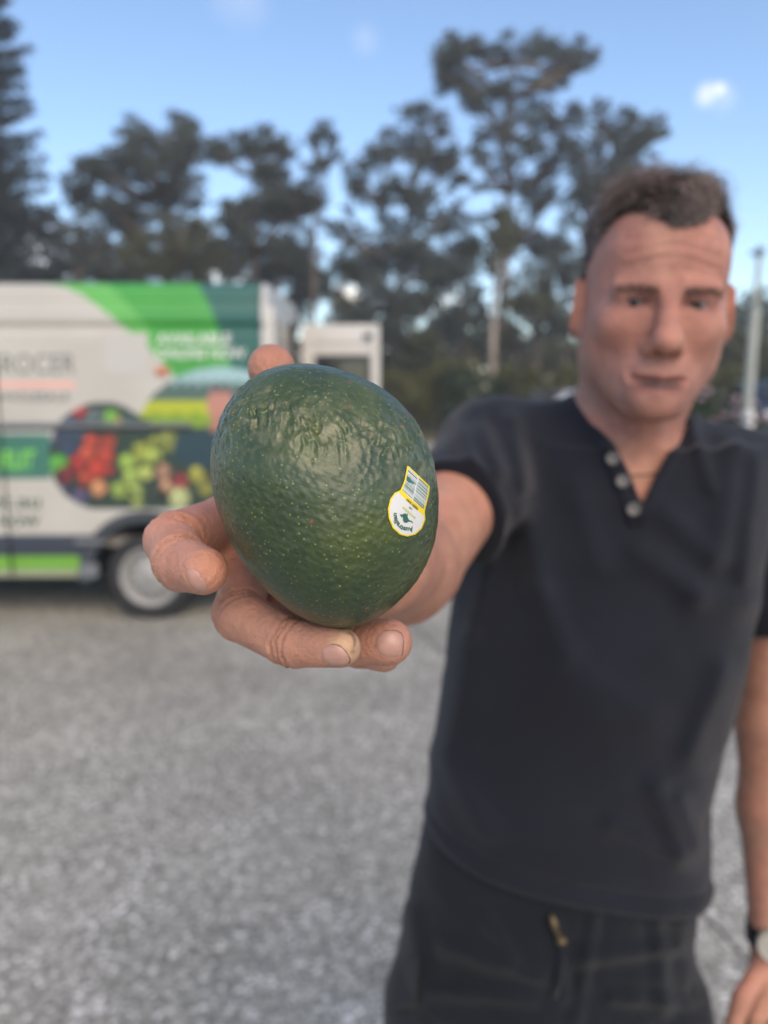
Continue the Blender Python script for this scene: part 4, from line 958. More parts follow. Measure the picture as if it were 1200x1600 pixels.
def cloth_nodes(t, b, tcn):
    nn = t.nodes.new; ln = t.links.new
    wv = nn('ShaderNodeTexWave'); wv.bands_direction = 'X'; wv.inputs['Scale'].default_value = 260; wv.inputs['Distortion'].default_value = 1.2; ln(tcn.outputs['Object'], wv.inputs['Vector'])
    bu = nn('ShaderNodeBump'); bu.inputs['Strength'].default_value = .4; bu.inputs['Distance'].default_value = .0006; ln(wv.outputs['Fac'], bu.inputs['Height']); ln(bu.outputs[0], b.inputs['Normal'])
M_shirt = mat('black_cotton_knit', (.0058, .0072, .0135), rough=.85, spec=.25, sheen=.12, noise=(9, .75, 1.3), build=cloth_nodes)
shirt = link('shirt', mesh_np('shirt', Vs, Fs_, True, None, [M_shirt]), None, MAN)
M_button = mat('grey_shell_button', (.10, .095, .09), rough=.45, coat=.1)
M_plkt = mat('placket_cotton', (.0058, .0072, .0135), rough=.85, sheen=.12, noise=(20, .8, 1.2))
def pl(xs_, ys_): return march(shirt_field, np.array(xs_), np.array(ys_), .70, .95)
edge = [(962, 694), (985, 743), (1004, 790), (1012, 818)]
pk = pl([e[0] - 27 for e in edge] + [e[0] - 4 for e in edge], [e[1] + 7 for e in edge] + [e[1] + 2 for e in edge])
ok = not np.isnan(pk).any()
if ok:
    m = MB(); n_ = len(edge); tc_ = (CAM - pk[1]); tc_ /= np.linalg.norm(tc_)
    fr = [q_ + tc_ * .0022 for q_ in pk]; m.add(list(pk) + fr, [(k, k + 1, n_ + k + 1, n_ + k) for k in range(n_ - 1)] + [(2 * n_ + k, 2 * n_ + k + 1, 3 * n_ + k + 1, 3 * n_ + k) for k in range(n_ - 1)] + [(k, k + 1, 2 * n_ + k + 1, 2 * n_ + k) for k in range(n_ - 1)] + [(n_ + k, n_ + k + 1, 3 * n_ + k + 1, 3 * n_ + k) for k in range(n_ - 1)])
    m.build('placket', M_plkt, shirt, smooth=True)
for (x, y) in ((957, 717), (972, 753), (989, 796)):
    c = pl([x], [y])[0]
    if np.isnan(c).any(): continue
    nrm = np.array([float(shirt_field((c + e).astype(f32)[None])[0] - shirt_field((c - e).astype(f32)[None])[0]) for e in np.eye(3) * .012]); nrm /= np.linalg.norm(nrm)
    nrm = nrm * .5 + (CAM - c) / np.linalg.norm(CAM - c) * .5; nrm /= np.linalg.norm(nrm)
    a_ = np.cross(nrm, [0, 0, 1]); a_ /= np.linalg.norm(a_); b2 = np.cross(nrm, a_); m = MB(); vs = []; n = 20
    prof = [(.0066, -.001), (.0070, .0016), (.0064, .0028), (.0050, .0025), (.0045, .0018), (.0008, .0018)]
    for r, h in prof:
        for k in range(n): t = 2 * math.pi * k / n; vs.append(c + nrm * (h + .002) + (a_ * math.cos(t) + b2 * math.sin(t)) * r)
    m.add(vs, [(i * n + k, i * n + (k + 1) % n, (i + 1) * n + (k + 1) % n, (i + 1) * n + k) for i in range(len(prof) - 1) for k in range(n)]); m.build('button', M_button, shirt, smooth=True)

def shorts_field(p):
    f = loft_field(p, LH, 0, sq=2.2)
    for h_, k_, hw in ((HR_, KR, .104), (HL, KL, .106)):
        f = smin(f, cone(p, h_ + [0, 0, .02], k_ + [0, .0, -.02], hw, .100), .012 if h_ is HR_ else .012)
    mid = (HR_ + HL) / 2; gap = np.abs(p[:, 0] - mid[0]) - .006
    zc = P(852, 1562, .90)[2]
    f = np.where(p[:, 2] < zc + .02, smax(f, -np.maximum(gap - .0, p[:, 2] - zc), .008), f)
    px, py, d = proj(p)
    for (a, b, w_, am) in (((640, 1420), (660, 1560), 14, .004), ((700, 1480), (840, 1530), 14, .005), ((680, 1550), (830, 1560), 12, .004), ((900, 1500), (1060, 1480), 12, .005), ((1030, 1440), (1040, 1580), 12, .004), ((870, 1440), (885, 1560), 9, .004), ((930, 1430), (900, 1600), 10, .004), ((760, 1440), (800, 1500), 12, .004), ((958, 1560), (1080, 1570), 10, .004)):
        ax, ay = b[0] - a[0], b[1] - a[1]; t = np.clip(((px - a[0]) * ax + (py - a[1]) * ay) / (ax * ax + ay * ay), 0, 1)
        q_ = np.hypot(px - a[0] - t * ax, py - a[1] - t * ay) / w_; f = f - am * (np.exp(-q_ * q_) - .5 * np.exp(-(q_ - 1.8) ** 2)) * (d < .97)
    f = f - .002 * snoise(p, 30, 21) - .001 * snoise(p, 90, 22)
    return np.maximum(f, .50 - p[:, 2])
Vt, Ft = surface(shorts_field, (-.06, .70, .47), (.48, 1.16, 1.18), .0036, smooth=1)
M_shorts = mat('dark_navy_twill', (.0046, .0066, .0110), rough=.85, spec=.25, sheen=.10, noise=(12, .7, 1.35), build=cloth_nodes)
shorts = link('shorts', mesh_np('shorts', Vt, Ft, True, None, [M_shorts]), None, MAN)
M_brass = mat('brass', (.15, .11, .06), rough=.5, metal=.6); 
def shp(x, y, lift=.003):
    c = march(shorts_field, [x], [y], .75, 1.05)[0]; return c + (CAM - c) / np.linalg.norm(CAM - c) * lift
try:
    m = MB(); m.tube([shp(862, 1430, .010), shp(866, 1443, .008), shp(870, 1456, .006)], [.0026, .0042, .0030], n=8); m.tube([shp(870, 1456, .005), shp(877, 1469, .005)], [.0016, .0016], n=6); m.tube([shp(876, 1466, .004), shp(878, 1472, .004)], [.0055, .0055], n=10); m.build('zip_pull', M_brass, shorts, smooth=True)
    m = MB(); m.tube([shp(877, 1474, .001), shp(878, 1500, .001), shp(874, 1530, .001), shp(866, 1558, .001)], [.004, .0045, .004, .003], n=6); m.build('fly_seam', M_shorts, shorts, smooth=True)
    m = MB(); q_ = [shp(x, y, .004) for x, y in ((622, 1500), (656, 1496), (650, 1572), (616, 1578))]; q2 = [v + (CAM - v) / np.linalg.norm(CAM - v) * .010 for v in q_]
    m.add(q_ + q2, [(4, 5, 6, 7), (0, 1, 5, 4), (1, 2, 6, 5), (2, 3, 7, 6), (3, 0, 4, 7)]); m.build('cargo_pocket', M_shorts, shorts, bevel=.004)
except Exception as e: print('shorts detail', e)
M_shoe = mat('worn_brown_boot', (.10, .06, .035), rough=.7, noise=(30, .7, 1.2)); M_sole = mat('boot_sole', (.03, .028, .026), rough=.8)
for a_ in (AR_, AL):
    fsh = lambda p: smax(smin(cone(p, a_ + [0, .005, -.035], a_ + [0, -.14, -.048], .048, .040), cone(p, a_ + [0, .005, -.03], a_ + [0, .008, .05], .048, .050), .02), .018 - p[:, 2], .004)
    v_, f_ = surface(fsh, a_ + [-.09, -.21, -.09], a_ + [.09, .09, .13], .005); so = link('shoe', mesh_np('shoe', v_, f_, True, None, [M_shoe]), None, MAN)
    m = MB(); K = 24; lo_ = []; 
    for k in range(K):
        t = 2 * math.pi * k / K; lo_.append((a_[0] + .045 * math.sin(t) * (1 + .12 * math.cos(t)), a_[1] - .065 - .128 * math.cos(t), 0))
    m.add([(x, y, .001) for x, y, _ in lo_] + [(x, y, .024) for x, y, _ in lo_], [(k, (k + 1) % K, K + (k + 1) % K, K + k) for k in range(K)] + [tuple(range(K - 1, -1, -1)), tuple(range(K, 2 * K))]); m.build('sole', M_sole, so)

# ---------------------------------------------------------------- eyes, hair, watch, chain
M_eye = mat('eye_white', (.17, .15, .15), rough=.6, spec=.15); M_iris = mat('dark_iris', (.02, .022, .025), rough=.5, spec=.2)
for s in (-1, 1):
    c = head_world((s * .0312, -.0755, -.0006)); m = MB(); vs = []
    prof = [(.0122 * math.sin(t), -.0122 * math.cos(t)) for t in np.linspace(.01, math.pi - .01, 14)]
    m.lathe((0, 0, 0), prof, 'y', 24); e = m.build('eye', M_eye, None, smooth=True)
    me = e.data; M4 = Matrix(np.block([[HR * HS, c[:, None]], [np.zeros((1, 3)), np.ones((1, 1))]]).tolist()); me.transform(M4)
    e.parent = MAN; bpy.context.view_layer.update(); e.matrix_parent_inverse = MAN.matrix_world.inverted(); bpy.context.view_layer.update()
    m = MB(); m.lathe((-.0012, -.0112, -.0008), [(.0001, -.0014), (.003, -.0010), (.0050, .0001), (.0052, .0015)], 'y', 20); i_ = m.build('iris', M_iris, None, smooth=True); i_.data.transform(M4)
    i_.parent = e; i_.matrix_parent_inverse = (e.matrix_world).inverted()
def strands(name, roots, dirs, length, width, curl, col, parent, seg=5):
    n = len(roots); L_ = np.asarray(length).reshape(-1, 1) * np.ones((n, 1)); t = RNG.normal(size=(n, 3)); t -= (t * dirs).sum(1)[:, None] * dirs; t /= np.linalg.norm(t, axis=1)[:, None] + 1e-9
    b = np.cross(dirs, t); ph = RNG.uniform(0, 6.28, (n, 1)); pts = []
    for k in range(seg + 1):
        s = k / seg; ang_ = ph + curl * s * 3.2
        off_ = (t * (np.cos(ang_) - np.cos(ph)) + b * (np.sin(ang_) - np.sin(ph))) * L_ * .22 * min(curl, 1.2)
        lean = np.array([0, 0, 0]); pts.append(roots + dirs * L_ * s * (1 - .25 * s) + off_)
    W_ = width * RNG.uniform(.6, 1.3, (n, 1)); V = []
    for k in range(seg + 1):
        sd2 = np.cross(dirs, RNG.normal(size=(n, 3)) * .3 + t); sd2 /= np.linalg.norm(sd2, axis=1)[:, None] + 1e-9
        V.append(pts[k] + sd2 * W_ * (1 - .8 * k / seg)); V.append(pts[k] - sd2 * W_ * (1 - .8 * k / seg))
    V = np.stack(V, 1); o_ = (np.arange(n) * 2 * (seg + 1))[:, None]
    Q_ = np.concatenate([o_ + np.array([[2 * k, 2 * k + 1, 2 * k + 3, 2 * k + 2]]) for k in range(seg)])
    sh = np.repeat(col, 2 * (seg + 1), 0)
    return link(name, mesh_np(name, V.reshape(-1, 3), Q_, True, sh, [M_hair]), None, parent)
M_hair = mat('hair', (.05, .04, .04), rough=.6, spec=.25, attr=True)
# scalp points and normals from the head mesh
tri = Fd; fc = Vd[tri].mean(1); fn = np.cross(Vd[tri[:, 2]] - Vd[tri[:, 0]], Vd[tri[:, 3]] - Vd[tri[:, 1]]); fn /= np.linalg.norm(fn, axis=1)[:, None] + 1e-9
fl = head_local(fc.astype(f32)); hl = hair_line(fl[:, 0], fl[:, 1], fl[:, 2])
okh = (np.linalg.norm(fl, axis=1) < .16) & (hl > 0) & (np.abs(fl[:, 0]) < .0815) & (fl[:, 2] > -.06)
idx_ = np.argwhere(okh)[:, 0]; pk_ = RNG.choice(idx_, 22000)
R0 = fc[pk_]; Nn = fn[pk_]; ll = fl[pk_]
topness = np.clip((ll[:, 2] - .060) / .045, 0, 1) * np.clip(hl[pk_] / .006 + .4, 0, 1)
clump = snoise(ll.astype(f32), 130, 31)
lens = .0045 + topness * (.023 + .013 * clump + .005 * RNG.normal(size=len(ll)))
dirw = Nn + RNG.normal(size=Nn.shape) * .30 + HR[:, 2] * (topness * .35)[:, None] + (HR[:, 0][None] * (snoise(ll.astype(f32), 110, 33) * .5)[:, None]) + (HR[:, 1][None] * (snoise(ll.astype(f32), 120, 35) * .5)[:, None])
dirw /= np.linalg.norm(dirw, axis=1)[:, None]
grey = np.clip(1 - topness * 1.4, 0, 1) * .7 + RNG.uniform(0, .25, len(ll))
hc = np.array([.135, .098, .082]) * (1 - grey[:, None]) + np.array([.20, .18, .18]) * grey[:, None]; hc = hc * (1 + .55 * clump[:, None]) * RNG.uniform(.6, 1.5, (len(ll), 1))
hc = np.clip(hc, .01, .4)
strands('hair', R0, dirw, np.maximum(lens, .004), .0006, 3.4, hc, MAN, seg=7)
# eyebrows
eb = (np.abs(np.abs(fl[:, 0]) - .031) < .020) & (np.abs(fl[:, 2] - .0118 - .09 * (np.minimum(np.abs(fl[:, 0]), .042) - .032) + .25 * np.maximum(np.abs(fl[:, 0]) - .042, 0)) < .0042) & (fl[:, 1] < -.06)
ie = np.argwhere(eb)[:, 0]
for s in (-1, 1):
    k_ = ie[np.sign(fl[ie, 0]) == s]
    if len(k_) == 0: continue
    k_ = RNG.choice(k_, 220); dd = fn[k_] * .5 + HR[:, 0] * s * .9 + RNG.normal(size=(220, 3)) * .2; dd /= np.linalg.norm(dd, axis=1)[:, None]
    strands('eyebrow', fc[k_], dd, .0065, .0003, .3, np.tile([.13, .085, .07], (220, 1)) * RNG.uniform(.6, 1.5, (220, 1)), MAN, seg=3)
# wrist watch
ax = (WRL - ELL_); ax /= np.linalg.norm(ax); a_ = np.cross(ax, [0, 1, 0]); a_ /= np.linalg.norm(a_); b2 = np.cross(ax, a_)
if b2[1] > 0: b2 = -b2
wcn = WRL - ax * .004; m = MB(); vs = []; n = 40
for r, h in ((.0295, -.011), (.0315, -.011), (.0315, .011), (.0295, .011)):
    for k in range(n): t = 2 * math.pi * k / n; vs.append(wcn + ax * h + (a_ * math.cos(t) + b2 * math.sin(t)) * r)
m.add(vs, [(i * n + k, i * n + (k + 1) % n, ((i + 1) % 4) * n + (k + 1) % n, ((i + 1) % 4) * n + k) for i in range(4) for k in range(n)]); wt = m.build('watch_strap', mat('black_leather', (.015, .016, .02), rough=.5), MAN, smooth=False)
dirf = b2 * .82 + a_ * (.57 if a_[0] < 0 else -.57) * -1; dirf = b2 * .9 + np.array([-.42, 0, 0]); dirf /= np.linalg.norm(dirf); e1 = np.cross(dirf, ax); e1 /= np.linalg.norm(e1); e2 = np.cross(dirf, e1)
m = MB(); vs = []; prof = [(.019, .028), (.020, .034), (.0175, .038), (.016, .0375), (.0001, .0375)]
for r, h in prof:
    for k in range(n): t = 2 * math.pi * k / n; vs.append(wcn + dirf * h + (e1 * math.cos(t) + e2 * math.sin(t)) * r)
m.add(vs, [(i * n + k, i * n + (k + 1) % n, (i + 1) * n + (k + 1) % n, (i + 1) * n + k) for i in range(len(prof) - 1) for k in range(n)]); m.build('watch_case', mat('polished_steel_gold', (.52, .49, .42), rough=.3, metal=.4), wt, smooth=False)
# fine gold chain round the neck
m = MB(); pts = []
for k in range(61):
    t = 2 * math.pi * k / 60; o_ = NB + np.array([.088 * math.cos(t), .075 * math.sin(t) + .01, -.008 - .020 * (math.sin(t) < 0) * abs(math.sin(t)) + .016 * math.sin(t)])
    fld = lambda p: smin(trunk(p), neck(p), .025)
    for _ in range(12):
        f_ = float(fld(o_.astype(f32)[None])[0]); c0 = NB + np.array([0, .01, 0]); dn = o_ - c0; dn[2] = 0; dn /= np.linalg.norm(dn); o_ = o_ - dn * (f_ - .0012) * .8
    pts.append(o_)
m.tube(pts, .0011, n=6, cap=False); m.build('neck_chain', M_brass, MAN, smooth=True)

# ---------------------------------------------------------------- finger nails of the near hand
M_nail = mat('finger_nail', (.44, .245, .195), rough=.38, spec=.45, coat=.08, noise=(300, .9, 1.08))
def hand_march(px, py): return march(f_hand, px, py, .27, .40, 260)
def nail(outline, parent=body):
    """nail plate from its outline on the photograph, laid on the finger and given thickness"""
    O = np.array(outline, float); c = O.mean(0); rings = [0, .35, .7, .9, 1.0]; K = 36
    ang_ = np.linspace(0, 2 * math.pi, K, endpoint=False); oa = np.arctan2(O[:, 1] - c[1], O[:, 0] - c[0]); orr = np.hypot(O[:, 1] - c[1], O[:, 0] - c[0]); s = np.argsort(oa); oa, orr = oa[s], orr[s]
    oa = np.concatenate([oa - 2 * math.pi, oa, oa + 2 * math.pi]); orr = np.concatenate([orr] * 3)
    rad_ = np.interp(ang_, oa, orr); px = [c[0]]; py = [c[1]]; lift = [.0005]
    for q_ in rings[1:]:
        for a0, r0_ in zip(ang_, rad_): px.append(c[0] + q_ * r0_ * math.cos(a0)); py.append(c[1] + q_ * r0_ * math.sin(a0)); lift.append(.0004 * (1 - q_ ** 4) + (.0002 if q_ < .95 else -.0005))
    V = hand_march(np.array(px), np.array(py))
    bad = np.isnan(V).any(1); V[bad] = np.nanmean(V, 0) if not bad.all() else P(c[0], c[1], .33)
    tcam = CAM - V; tcam /= np.linalg.norm(tcam, axis=1)[:, None]; V = V + tcam * np.array(lift)[:, None]
    m = MB(); fs = [(0, 1 + k, 1 + (k + 1) % K) for k in range(K)] + [(1 + r * K + k, 1 + (r + 1) * K + k, 1 + (r + 1) * K + (k + 1) % K, 1 + r * K + (k + 1) % K) for r in range(3) for k in range(K)]
    m.add(V, fs); return m.build('fingernail', M_nail, parent, smooth=True)
nail([(586, 1010), (588, 993), (600, 985), (618, 984), (629, 990), (630, 1010), (628, 1026), (612, 1028), (594, 1023)])
nail([(503, 1028), (503, 1012), (514, 1006), (530, 1008), (541, 1018), (548, 1032), (544, 1038), (528, 1040), (512, 1038)])
nail([(291, 893), (298, 886), (306, 890), (314, 903), (324, 918), (327, 925), (318, 926), (303, 920), (294, 908)])

M_grime = mat('nail_grime', (.13, .075, .055), rough=.8)
for line in ([(600, 985.5), (618, 984.5), (628, 990), (630.5, 1000), (630.5, 1012), (628, 1025)], [(518, 1006.5), (530, 1008), (541, 1018), (548, 1031), (545, 1037)]):
    L_ = np.array(line); k_ = np.linspace(0, len(L_) - 1, 14); X_ = np.interp(k_, np.arange(len(L_)), L_[:, 0]); Y_ = np.interp(k_, np.arange(len(L_)), L_[:, 1])
    V = hand_march(X_, Y_); V = V[~np.isnan(V).any(1)]
    if len(V) > 4:
        V = V + (CAM - V) / np.linalg.norm(CAM - V, axis=1)[:, None] * .00012
        m = MB(); m.tube(list(V), [.0001] + [.00020] * (len(V) - 2) + [.0001], n=6); m.build('nail_edge', M_grime, body, smooth=True)
# ================================================================ the avocado
def av_nodes(t, b, tcn):
    nn = t.nodes.new; ln = t.links.new
    geo = nn('ShaderNodeNewGeometry'); OB = tcn.outputs['Object']
    def math_(op, a, b2=None, c=None):
        n = nn('ShaderNodeMath'); n.operation = op
        for i, v in enumerate((a, b2, c)):
            if v is None: continue
            if isinstance(v, (int, float)): n.inputs[i].default_value = v
            else: ln(v, n.inputs[i])
        return n.outputs[0]
    def noise(s, det=4, dist=0, vec=None):
        n = nn('ShaderNodeTexNoise'); n.inputs['Scale'].default_value = s; n.inputs['Detail'].default_value = det; n.inputs['Distortion'].default_value = dist; ln(vec or OB, n.inputs['Vector']); return n.outputs[0]
    def rng(src, a, b2, lo, hi):
        r = nn('ShaderNodeMapRange'); r.inputs[1].default_value = a; r.inputs[2].default_value = b2; r.inputs[3].default_value = lo; r.inputs[4].default_value = hi; ln(src, r.inputs[0]); return r.outputs[0]
    at = nn('ShaderNodeAttribute'); at.attribute_name = 'col'; sep = nn('ShaderNodeSeparateColor'); ln(at.outputs['Color'], sep.inputs[0])
    rel = sep.outputs[0]                      # how leathery the skin is here; also masks the painted sheen
    # pale dots (lenticels)
    def dots(scale, thr, cut, seed):
        mp = nn('ShaderNodeMapping'); mp.inputs['Location'].default_value = (seed, seed * .7, 0); ln(OB, mp.inputs['Vector'])
        v = nn('ShaderNodeTexVoronoi'); v.inputs['Scale'].default_value = scale; ln(mp.outputs[0], v.inputs['Vector'])
        s = nn('ShaderNodeSeparateColor'); ln(v.outputs['Color'], s.inputs[0])
        on = math_('GREATER_THAN', s.outputs[0], cut)
        r_ = math_('MULTIPLY_ADD', s.outputs[1], thr, .07)
        return math_('MULTIPLY', on, rng(math_('SUBTRACT', v.outputs['Distance'], r_), -.09, .09, 1, 0)), s.outputs[2]
    d1, c1 = dots(460, .12, .12, 0.0); d2, _ = dots(720, .12, .25, 3.1); dr_, _ = dots(150, .05, .93, 7.7)
    base = nn('ShaderNodeMix'); base.data_type = 'RGBA'; base.inputs[6].default_value = (.027, .050, .019, 1); base.inputs[7].default_value = (.062, .088, .018, 1)
    ln(rng(noise(26, 5), .40, .68, 0, 1), base.inputs[0])
    m2 = nn('ShaderNodeMix'); m2.data_type = 'RGBA'; ln(base.outputs[2], m2.inputs[6]); m2.inputs[7].default_value = (.15, .155, .085, 1); ln(math_('MULTIPLY', rng(noise(150, 6, 1.0), .45, .7, 0, .8), rel), m2.inputs[0])  # yellowish sheen on the ridges, painted into the peel colour
    m3 = nn('ShaderNodeMix'); m3.data_type = 'RGBA'; ln(m2.outputs[2], m3.inputs[6]); m3.inputs[7].default_value = (.26, .31, .07, 1); ln(math_('MULTIPLY', d1, .72), m3.inputs[0])
    m4 = nn('ShaderNodeMix'); m4.data_type = 'RGBA'; ln(m3.outputs[2], m4.inputs[6]); m4.inputs[7].default_value = (.085, .12, .045, 1); ln(math_('MULTIPLY', d2, .5), m4.inputs[0])
    m5 = nn('ShaderNodeMix'); m5.data_type = 'RGBA'; ln(m4.outputs[2], m5.inputs[6]); m5.inputs[7].default_value = (.24, .07, .045, 1); ln(dr_, m5.inputs[0])
    ln(m5.outputs[2], b.inputs['Base Color'])
    ln(rng(noise(70, 5), .3, .7, .40, .56), b.inputs['Roughness'])
    h = math_('ADD', math_('MULTIPLY', noise(420, 5), .35), math_('MULTIPLY', math_('MAXIMUM', d1, d2), .28))
    h = math_('ADD', h, math_('MULTIPLY', noise(110, 4, .4), .9))
    pv = nn('ShaderNodeTexVoronoi'); pv.feature = 'SMOOTH_F1'; pv.inputs['Scale'].default_value = 380; ln(OB, pv.inputs['Vector'])
    h = math_('SUBTRACT', h, math_('MULTIPLY', pv.outputs['Distance'], 1.7))
    bu = nn('ShaderNodeBump'); bu.inputs['Strength'].default_value = .55; bu.inputs['Distance'].default_value = .0009; ln(h, bu.inputs['Height']); ln(bu.outputs[0], b.inputs['Normal'])
M_av = mat('avocado_peel', (.02, .05, .02), rough=.42, spec=.5, coat=.40, build=av_nodes)
AVO = empty('avocado', AV_C, 'large round dark green avocado held up close in the outstretched hand', 'avocado')
# latitude/longitude grid whose poles face sideways, away from the lens
NU, NV = 1400, 700
uu = np.linspace(0, 2 * math.pi, NU, endpoint=False); vv = np.linspace(.004, math.pi - .004, NV)
U, Vv = np.meshgrid(uu, vv, indexing='ij')
dirs = np.cos(Vv)[..., None] * av_r + (np.sin(Vv) * np.cos(U))[..., None] * av_u + (np.sin(Vv) * np.sin(U))[..., None] * vd
D = dirs.reshape(-1, 3)
u_, v_, w_ = D @ av_r, D @ av_u, D @ vd; rho = np.hypot(u_, v_); Rr_ = np.interp(np.arctan2(v_, u_), tt_, rr_)
rad_ = 1 / np.sqrt((rho / Rr_) ** 2 + (w_ / AVW) ** 2); Vp = AV_C + D * rad_[:, None]
# relief: leathery, vertically drawn wrinkles strongest in a slanting band above the middle
apx, apy, _ = proj(Vp); facing = w_ < .35
band = np.exp(-((apy - (665 + .22 * (apx - 450))) / 66) ** 2) * np.exp(-np.clip((apx - 672) / 40, 0, 9) ** 2)
band = np.maximum(band, 1.35 * np.exp(-((apx - 395) / 56) ** 2 - ((apy - 645) / 52) ** 2)); band = np.maximum(band, .8 * np.exp(-((apx - 620) / 34) ** 2 - ((apy - 735) / 50) ** 2))
band = np.maximum(band, .30 * np.exp(-((apx - 345) / 26) ** 2)); band = np.maximum(band, .22 * np.exp(-((apx - 665) / 30) ** 2)) 
band = np.where(facing, band, .35); rel = np.clip(band, .05, 1.35)
q = ((Vp - AV_C) @ np.stack([av_r, av_u, vd], 1)).astype(f32)
qs = q * np.array([1, .55, 1], f32)
def ridge(p, s, seed): return 1 - np.abs(snoise(p, s, seed)) * 2
wv = .5 * ridge(qs + .0012 * snoise(q, 300, 44)[:, None], 640, 41) + .40 * ridge(qs, 1150, 42) + .35 * snoise(q, 420, 43)
lowf = .0006 * snoise(q, 90, 45)
disp = lowf + rel * (.4 + .6 * np.clip(snoise(q, 150, 46) + .6, 0, 1.4)) * .00080 * wv + .00006 * snoise(q, 1500, 47) + (1 - rel) * .00010 * snoise(qs, 500, 48)
stem = P(543, 981, AV_D); ds = np.linalg.norm(Vp - stem, axis=1); disp -= .0018 * np.exp(-(ds / .004) ** 2)
# smooth underneath the sticker
STK = [(635.5, 728.5), (638, 729), (670.5, 760), (669, 772), (662.5, 799), (663.5, 812), (658, 826), (648, 835), (636, 838), (624, 835), (613, 825), (607, 810), (605.5, 795), (609, 780), (616, 770), (625, 766), (629, 757), (632, 748)]
def poly_dist(px, py, poly):
    ins = poly_in(px, py, poly); dm = np.full(px.shape, 1e3)
    for k in range(len(poly)):
        x0, y0 = poly[k]; x1, y1 = poly[(k + 1) % len(poly)]; bx_, by_ = x1 - x0, y1 - y0
        s = np.clip(((px - x0) * bx_ + (py - y0) * by_) / (bx_ * bx_ + by_ * by_ + 1e-9), 0, 1); dm = np.minimum(dm, np.hypot(px - x0 - s * bx_, py - y0 - s * by_))
    return np.where(ins, -dm, dm)
nearS = (apx > 595) & (apx < 682) & (apy > 718) & (apy < 850) & facing
sdd = np.full(len(apx), 50.); sdd[nearS] = poly_dist(apx[nearS], apy[nearS], STK)
disp = disp * np.clip((sdd + 1) / 6, 0, 1)
Vp = AV_C + D * (rad_ + disp)[:, None]
i, j = np.meshgrid(np.arange(NU), np.arange(NV - 1), indexing='ij'); i2 = (i + 1) % NU
Q = np.stack([i * NV + j, i * NV + j + 1, i2 * NV + j + 1, i2 * NV + j], -1).reshape(-1, 4)
link('peel', mesh_np('peel', Vp, Q, True, np.stack([rel] * 3, 1), [M_av]), None, AVO)
# stem scar
m = MB(); c = P(543, 979, AV_D); pr = [(.0001, -.0018), (.0022, -.0016), (.0030, -.0002), (.0034, .0020)]
m.lathe(c, pr, 'z', 18); m.build('stem_scar', mat('stem_scar', (.20, .19, .06), rough=.8, noise=(900, .5, 1.3), bump=(900, .8, .0006)), AVO, smooth=True)
# ---------------------------------------------------------------- the sticker
def av_hit(px, py, lift):
    """camera-facing point of the smooth fruit behind photo pixel, lifted off along the normal"""
    px = np.asarray(px, float); py = np.asarray(py, float)
    base = np.stack([(px - 600) / F, CP + (800 - py) / F * SP, -SP + (800 - py) / F * CP], 1)
    d = np.full(len(px), .27)
    for _ in range(60):
        p = CAM + base * d[:, None]; f = av_field(p.astype(np.float64)); d = d + f * .7
    p = CAM + base * d[:, None]; g = np.stack([av_field(p + e) - av_field(p - e) for e in np.eye(3) * 1e-4], 1); g /= np.linalg.norm(g, axis=1)[:, None]
    return p + g * lift
st_ = .36; gx, gy = np.meshgrid(np.arange(603, 673, st_), np.arange(726, 841, st_), indexing='ij'); sd2 = poly_dist(gx, gy, STK)
def sfr(px, py):
    """sticker coordinates: a along the barcode's bars (down right), b across"""
    e1 = np.array([.735, .678]); e2 = np.array([.26, -.966]); x, y = px - 643, py - 783
    det = e1[0] * e2[1] - e1[1] * e2[0]; return (x * e2[1] - y * e2[0]) / det, (e1[0] * y - e1[1] * x) / det
a1, b1 = sfr(gx, gy)
Cs_ = np.empty(gx.shape + (3,)); Cs_[:] = (.66, .66, .64)
yel = np.array([.80, .60, .01]); grn = np.array([.03, .12, .085])
bar = b1 > 2; bars = np.zeros(gx.shape, bool); rb = np.random.default_rng(5)
for side in (0, 1):
    y_ = 3.0
    while y_ < 44:
        wd = rb.choice([.5, .8, 1.3, 2.0]); 
        m_ = (b1 > y_) & (b1 < y_ + wd) & ((a1 < -1) if side == 0 else (a1 > 1.2)); bars |= m_; y_ += wd + rb.choice([.7, 1.0, 1.6])
Cs_[bars & bar] = grn
Cs_[(a1 < -6) & (b1 > 22) & (b1 < 25)] = grn
Cs_[(a1 > -20) & (a1 < -12) & (b1 > 20) & (b1 < 27)] = grn
cd_ = np.hypot(gx - 634, gy - 809)
band_ = (b1 > -6.2 + .002 * (a1) ** 2) & (b1 < 1.6 + .004 * a1 ** 2); Cs_[band_] = yel
Cs_[(sd2 > -2.2)] = yel
Cs_[(np.abs(b1 - 46.5) < 1.5)] = yel
m_in = sd2 < .3
ii = np.full(gx.shape, -1); 
V_s = av_hit(gx[m_in], gy[m_in], .00022); ii[m_in] = np.arange(m_in.sum())
Qs = np.stack([ii[:-1, :-1], ii[1:, :-1], ii[1:, 1:], ii[:-1, 1:]], -1).reshape(-1, 4); Qs = Qs[(Qs >= 0).all(1)]
M_stk = mat('sticker_print', (.8, .8, .8), rough=.35, coat=.3, attr=True)
stk = link('sticker', mesh_np('sticker', V_s, Qs, True, Cs_[m_in], [M_stk]), None, AVO)
sm = stk.modifiers.new('s', 'SOLIDIFY'); sm.thickness = .00012; sm.offset = -1
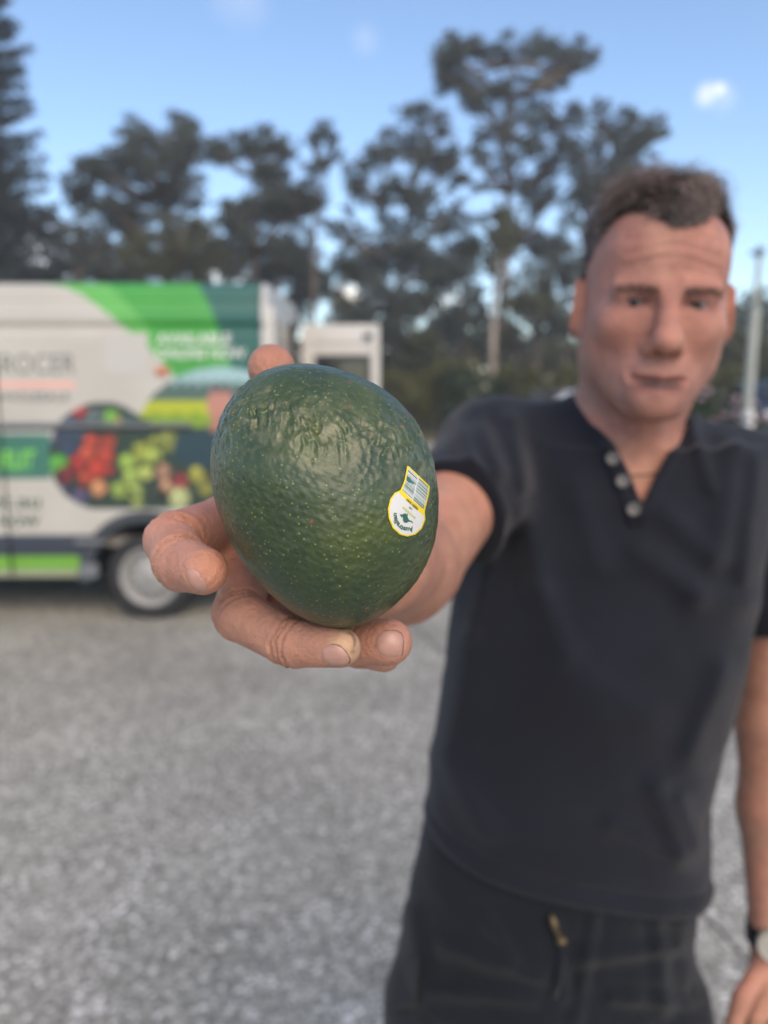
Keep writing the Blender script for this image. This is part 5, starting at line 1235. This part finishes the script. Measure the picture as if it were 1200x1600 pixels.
M_sg = mat('sticker_green_ink', tuple(grn), rough=.4); M_sl = mat('sticker_lime_ink', (.50, .55, .10), rough=.4); M_sk = mat('sticker_dark_ink', (.10, .10, .015), rough=.4)
def stk_text(txt, fn, size, ink, bold=0, arc=None):
    v, f = text_mesh(txt, 1, 0, bold); w0 = v[:, 0].max() - v[:, 0].min(); v = v - [v[:, 0].min() + w0 / 2, 0, 0]
    # refine long polygons is not needed at this size
    q = np.array([fn(x * size, y * size) for x, y, _ in v]); V = av_hit(q[:, 0], q[:, 1], .00050)
    m = MB(); m.add(V, f); return m.build('sticker_lettering', ink, stk)
# the sticker is upside down: reading direction runs up-left
rd = np.array([-.75, -.66]); ru = np.array([-.40, .90])        # text right, text up (towards the round end)
def straight(cx_, cy_, tr_=rd, tu=ru): return lambda x, y: (cx_ + tr_[0] * x + tu[0] * y, cy_ + tr_[1] * x + tu[1] * y)
stk_text('REED 5065', straight(643.3, 786.3), 5.0, M_sk, .03)
stk_text('248', straight(641.0, 793.0), 4.2, M_sg, .01)
stk_text('avocados', straight(638.6, 799.6), 7.0, M_sl, .015)
def arcf(x, y):
    R_ = 18.4; th0 = math.radians(126); th = th0 + x / R_     # centre of the lettering, screen angle (y down)
    r_ = R_ + y; return (636.0 + r_ * math.cos(th) * .95, 804.0 + r_ * math.sin(th) * 1.08)
stk_text('Australian', arcf, 9.6, M_sg, .035)
# leaping animal emblem, kept as a small plain silhouette
kz = [(395, 630), (430, 650), (500, 622), (540, 618), (556, 610), (556, 640), (575, 650), (590, 610), (600, 640), (590, 700), (620, 775), (660, 800), (700, 810), (730, 850), (725, 885), (705, 850), (670, 830), (620, 830), (570, 860), (530, 862), (495, 840), (472, 790), (475, 735), (455, 690), (440, 740), (430, 700), (405, 670)]
kx = [600 + x / 16.67 for x, _ in kz]; ky = [765 + y / 16.67 for _, y in kz]
Vk = av_hit(kx, ky, .00050); m = MB(); m.add(Vk, [tuple(range(len(kz)))]); m.build('sticker_emblem', M_sg, stk)
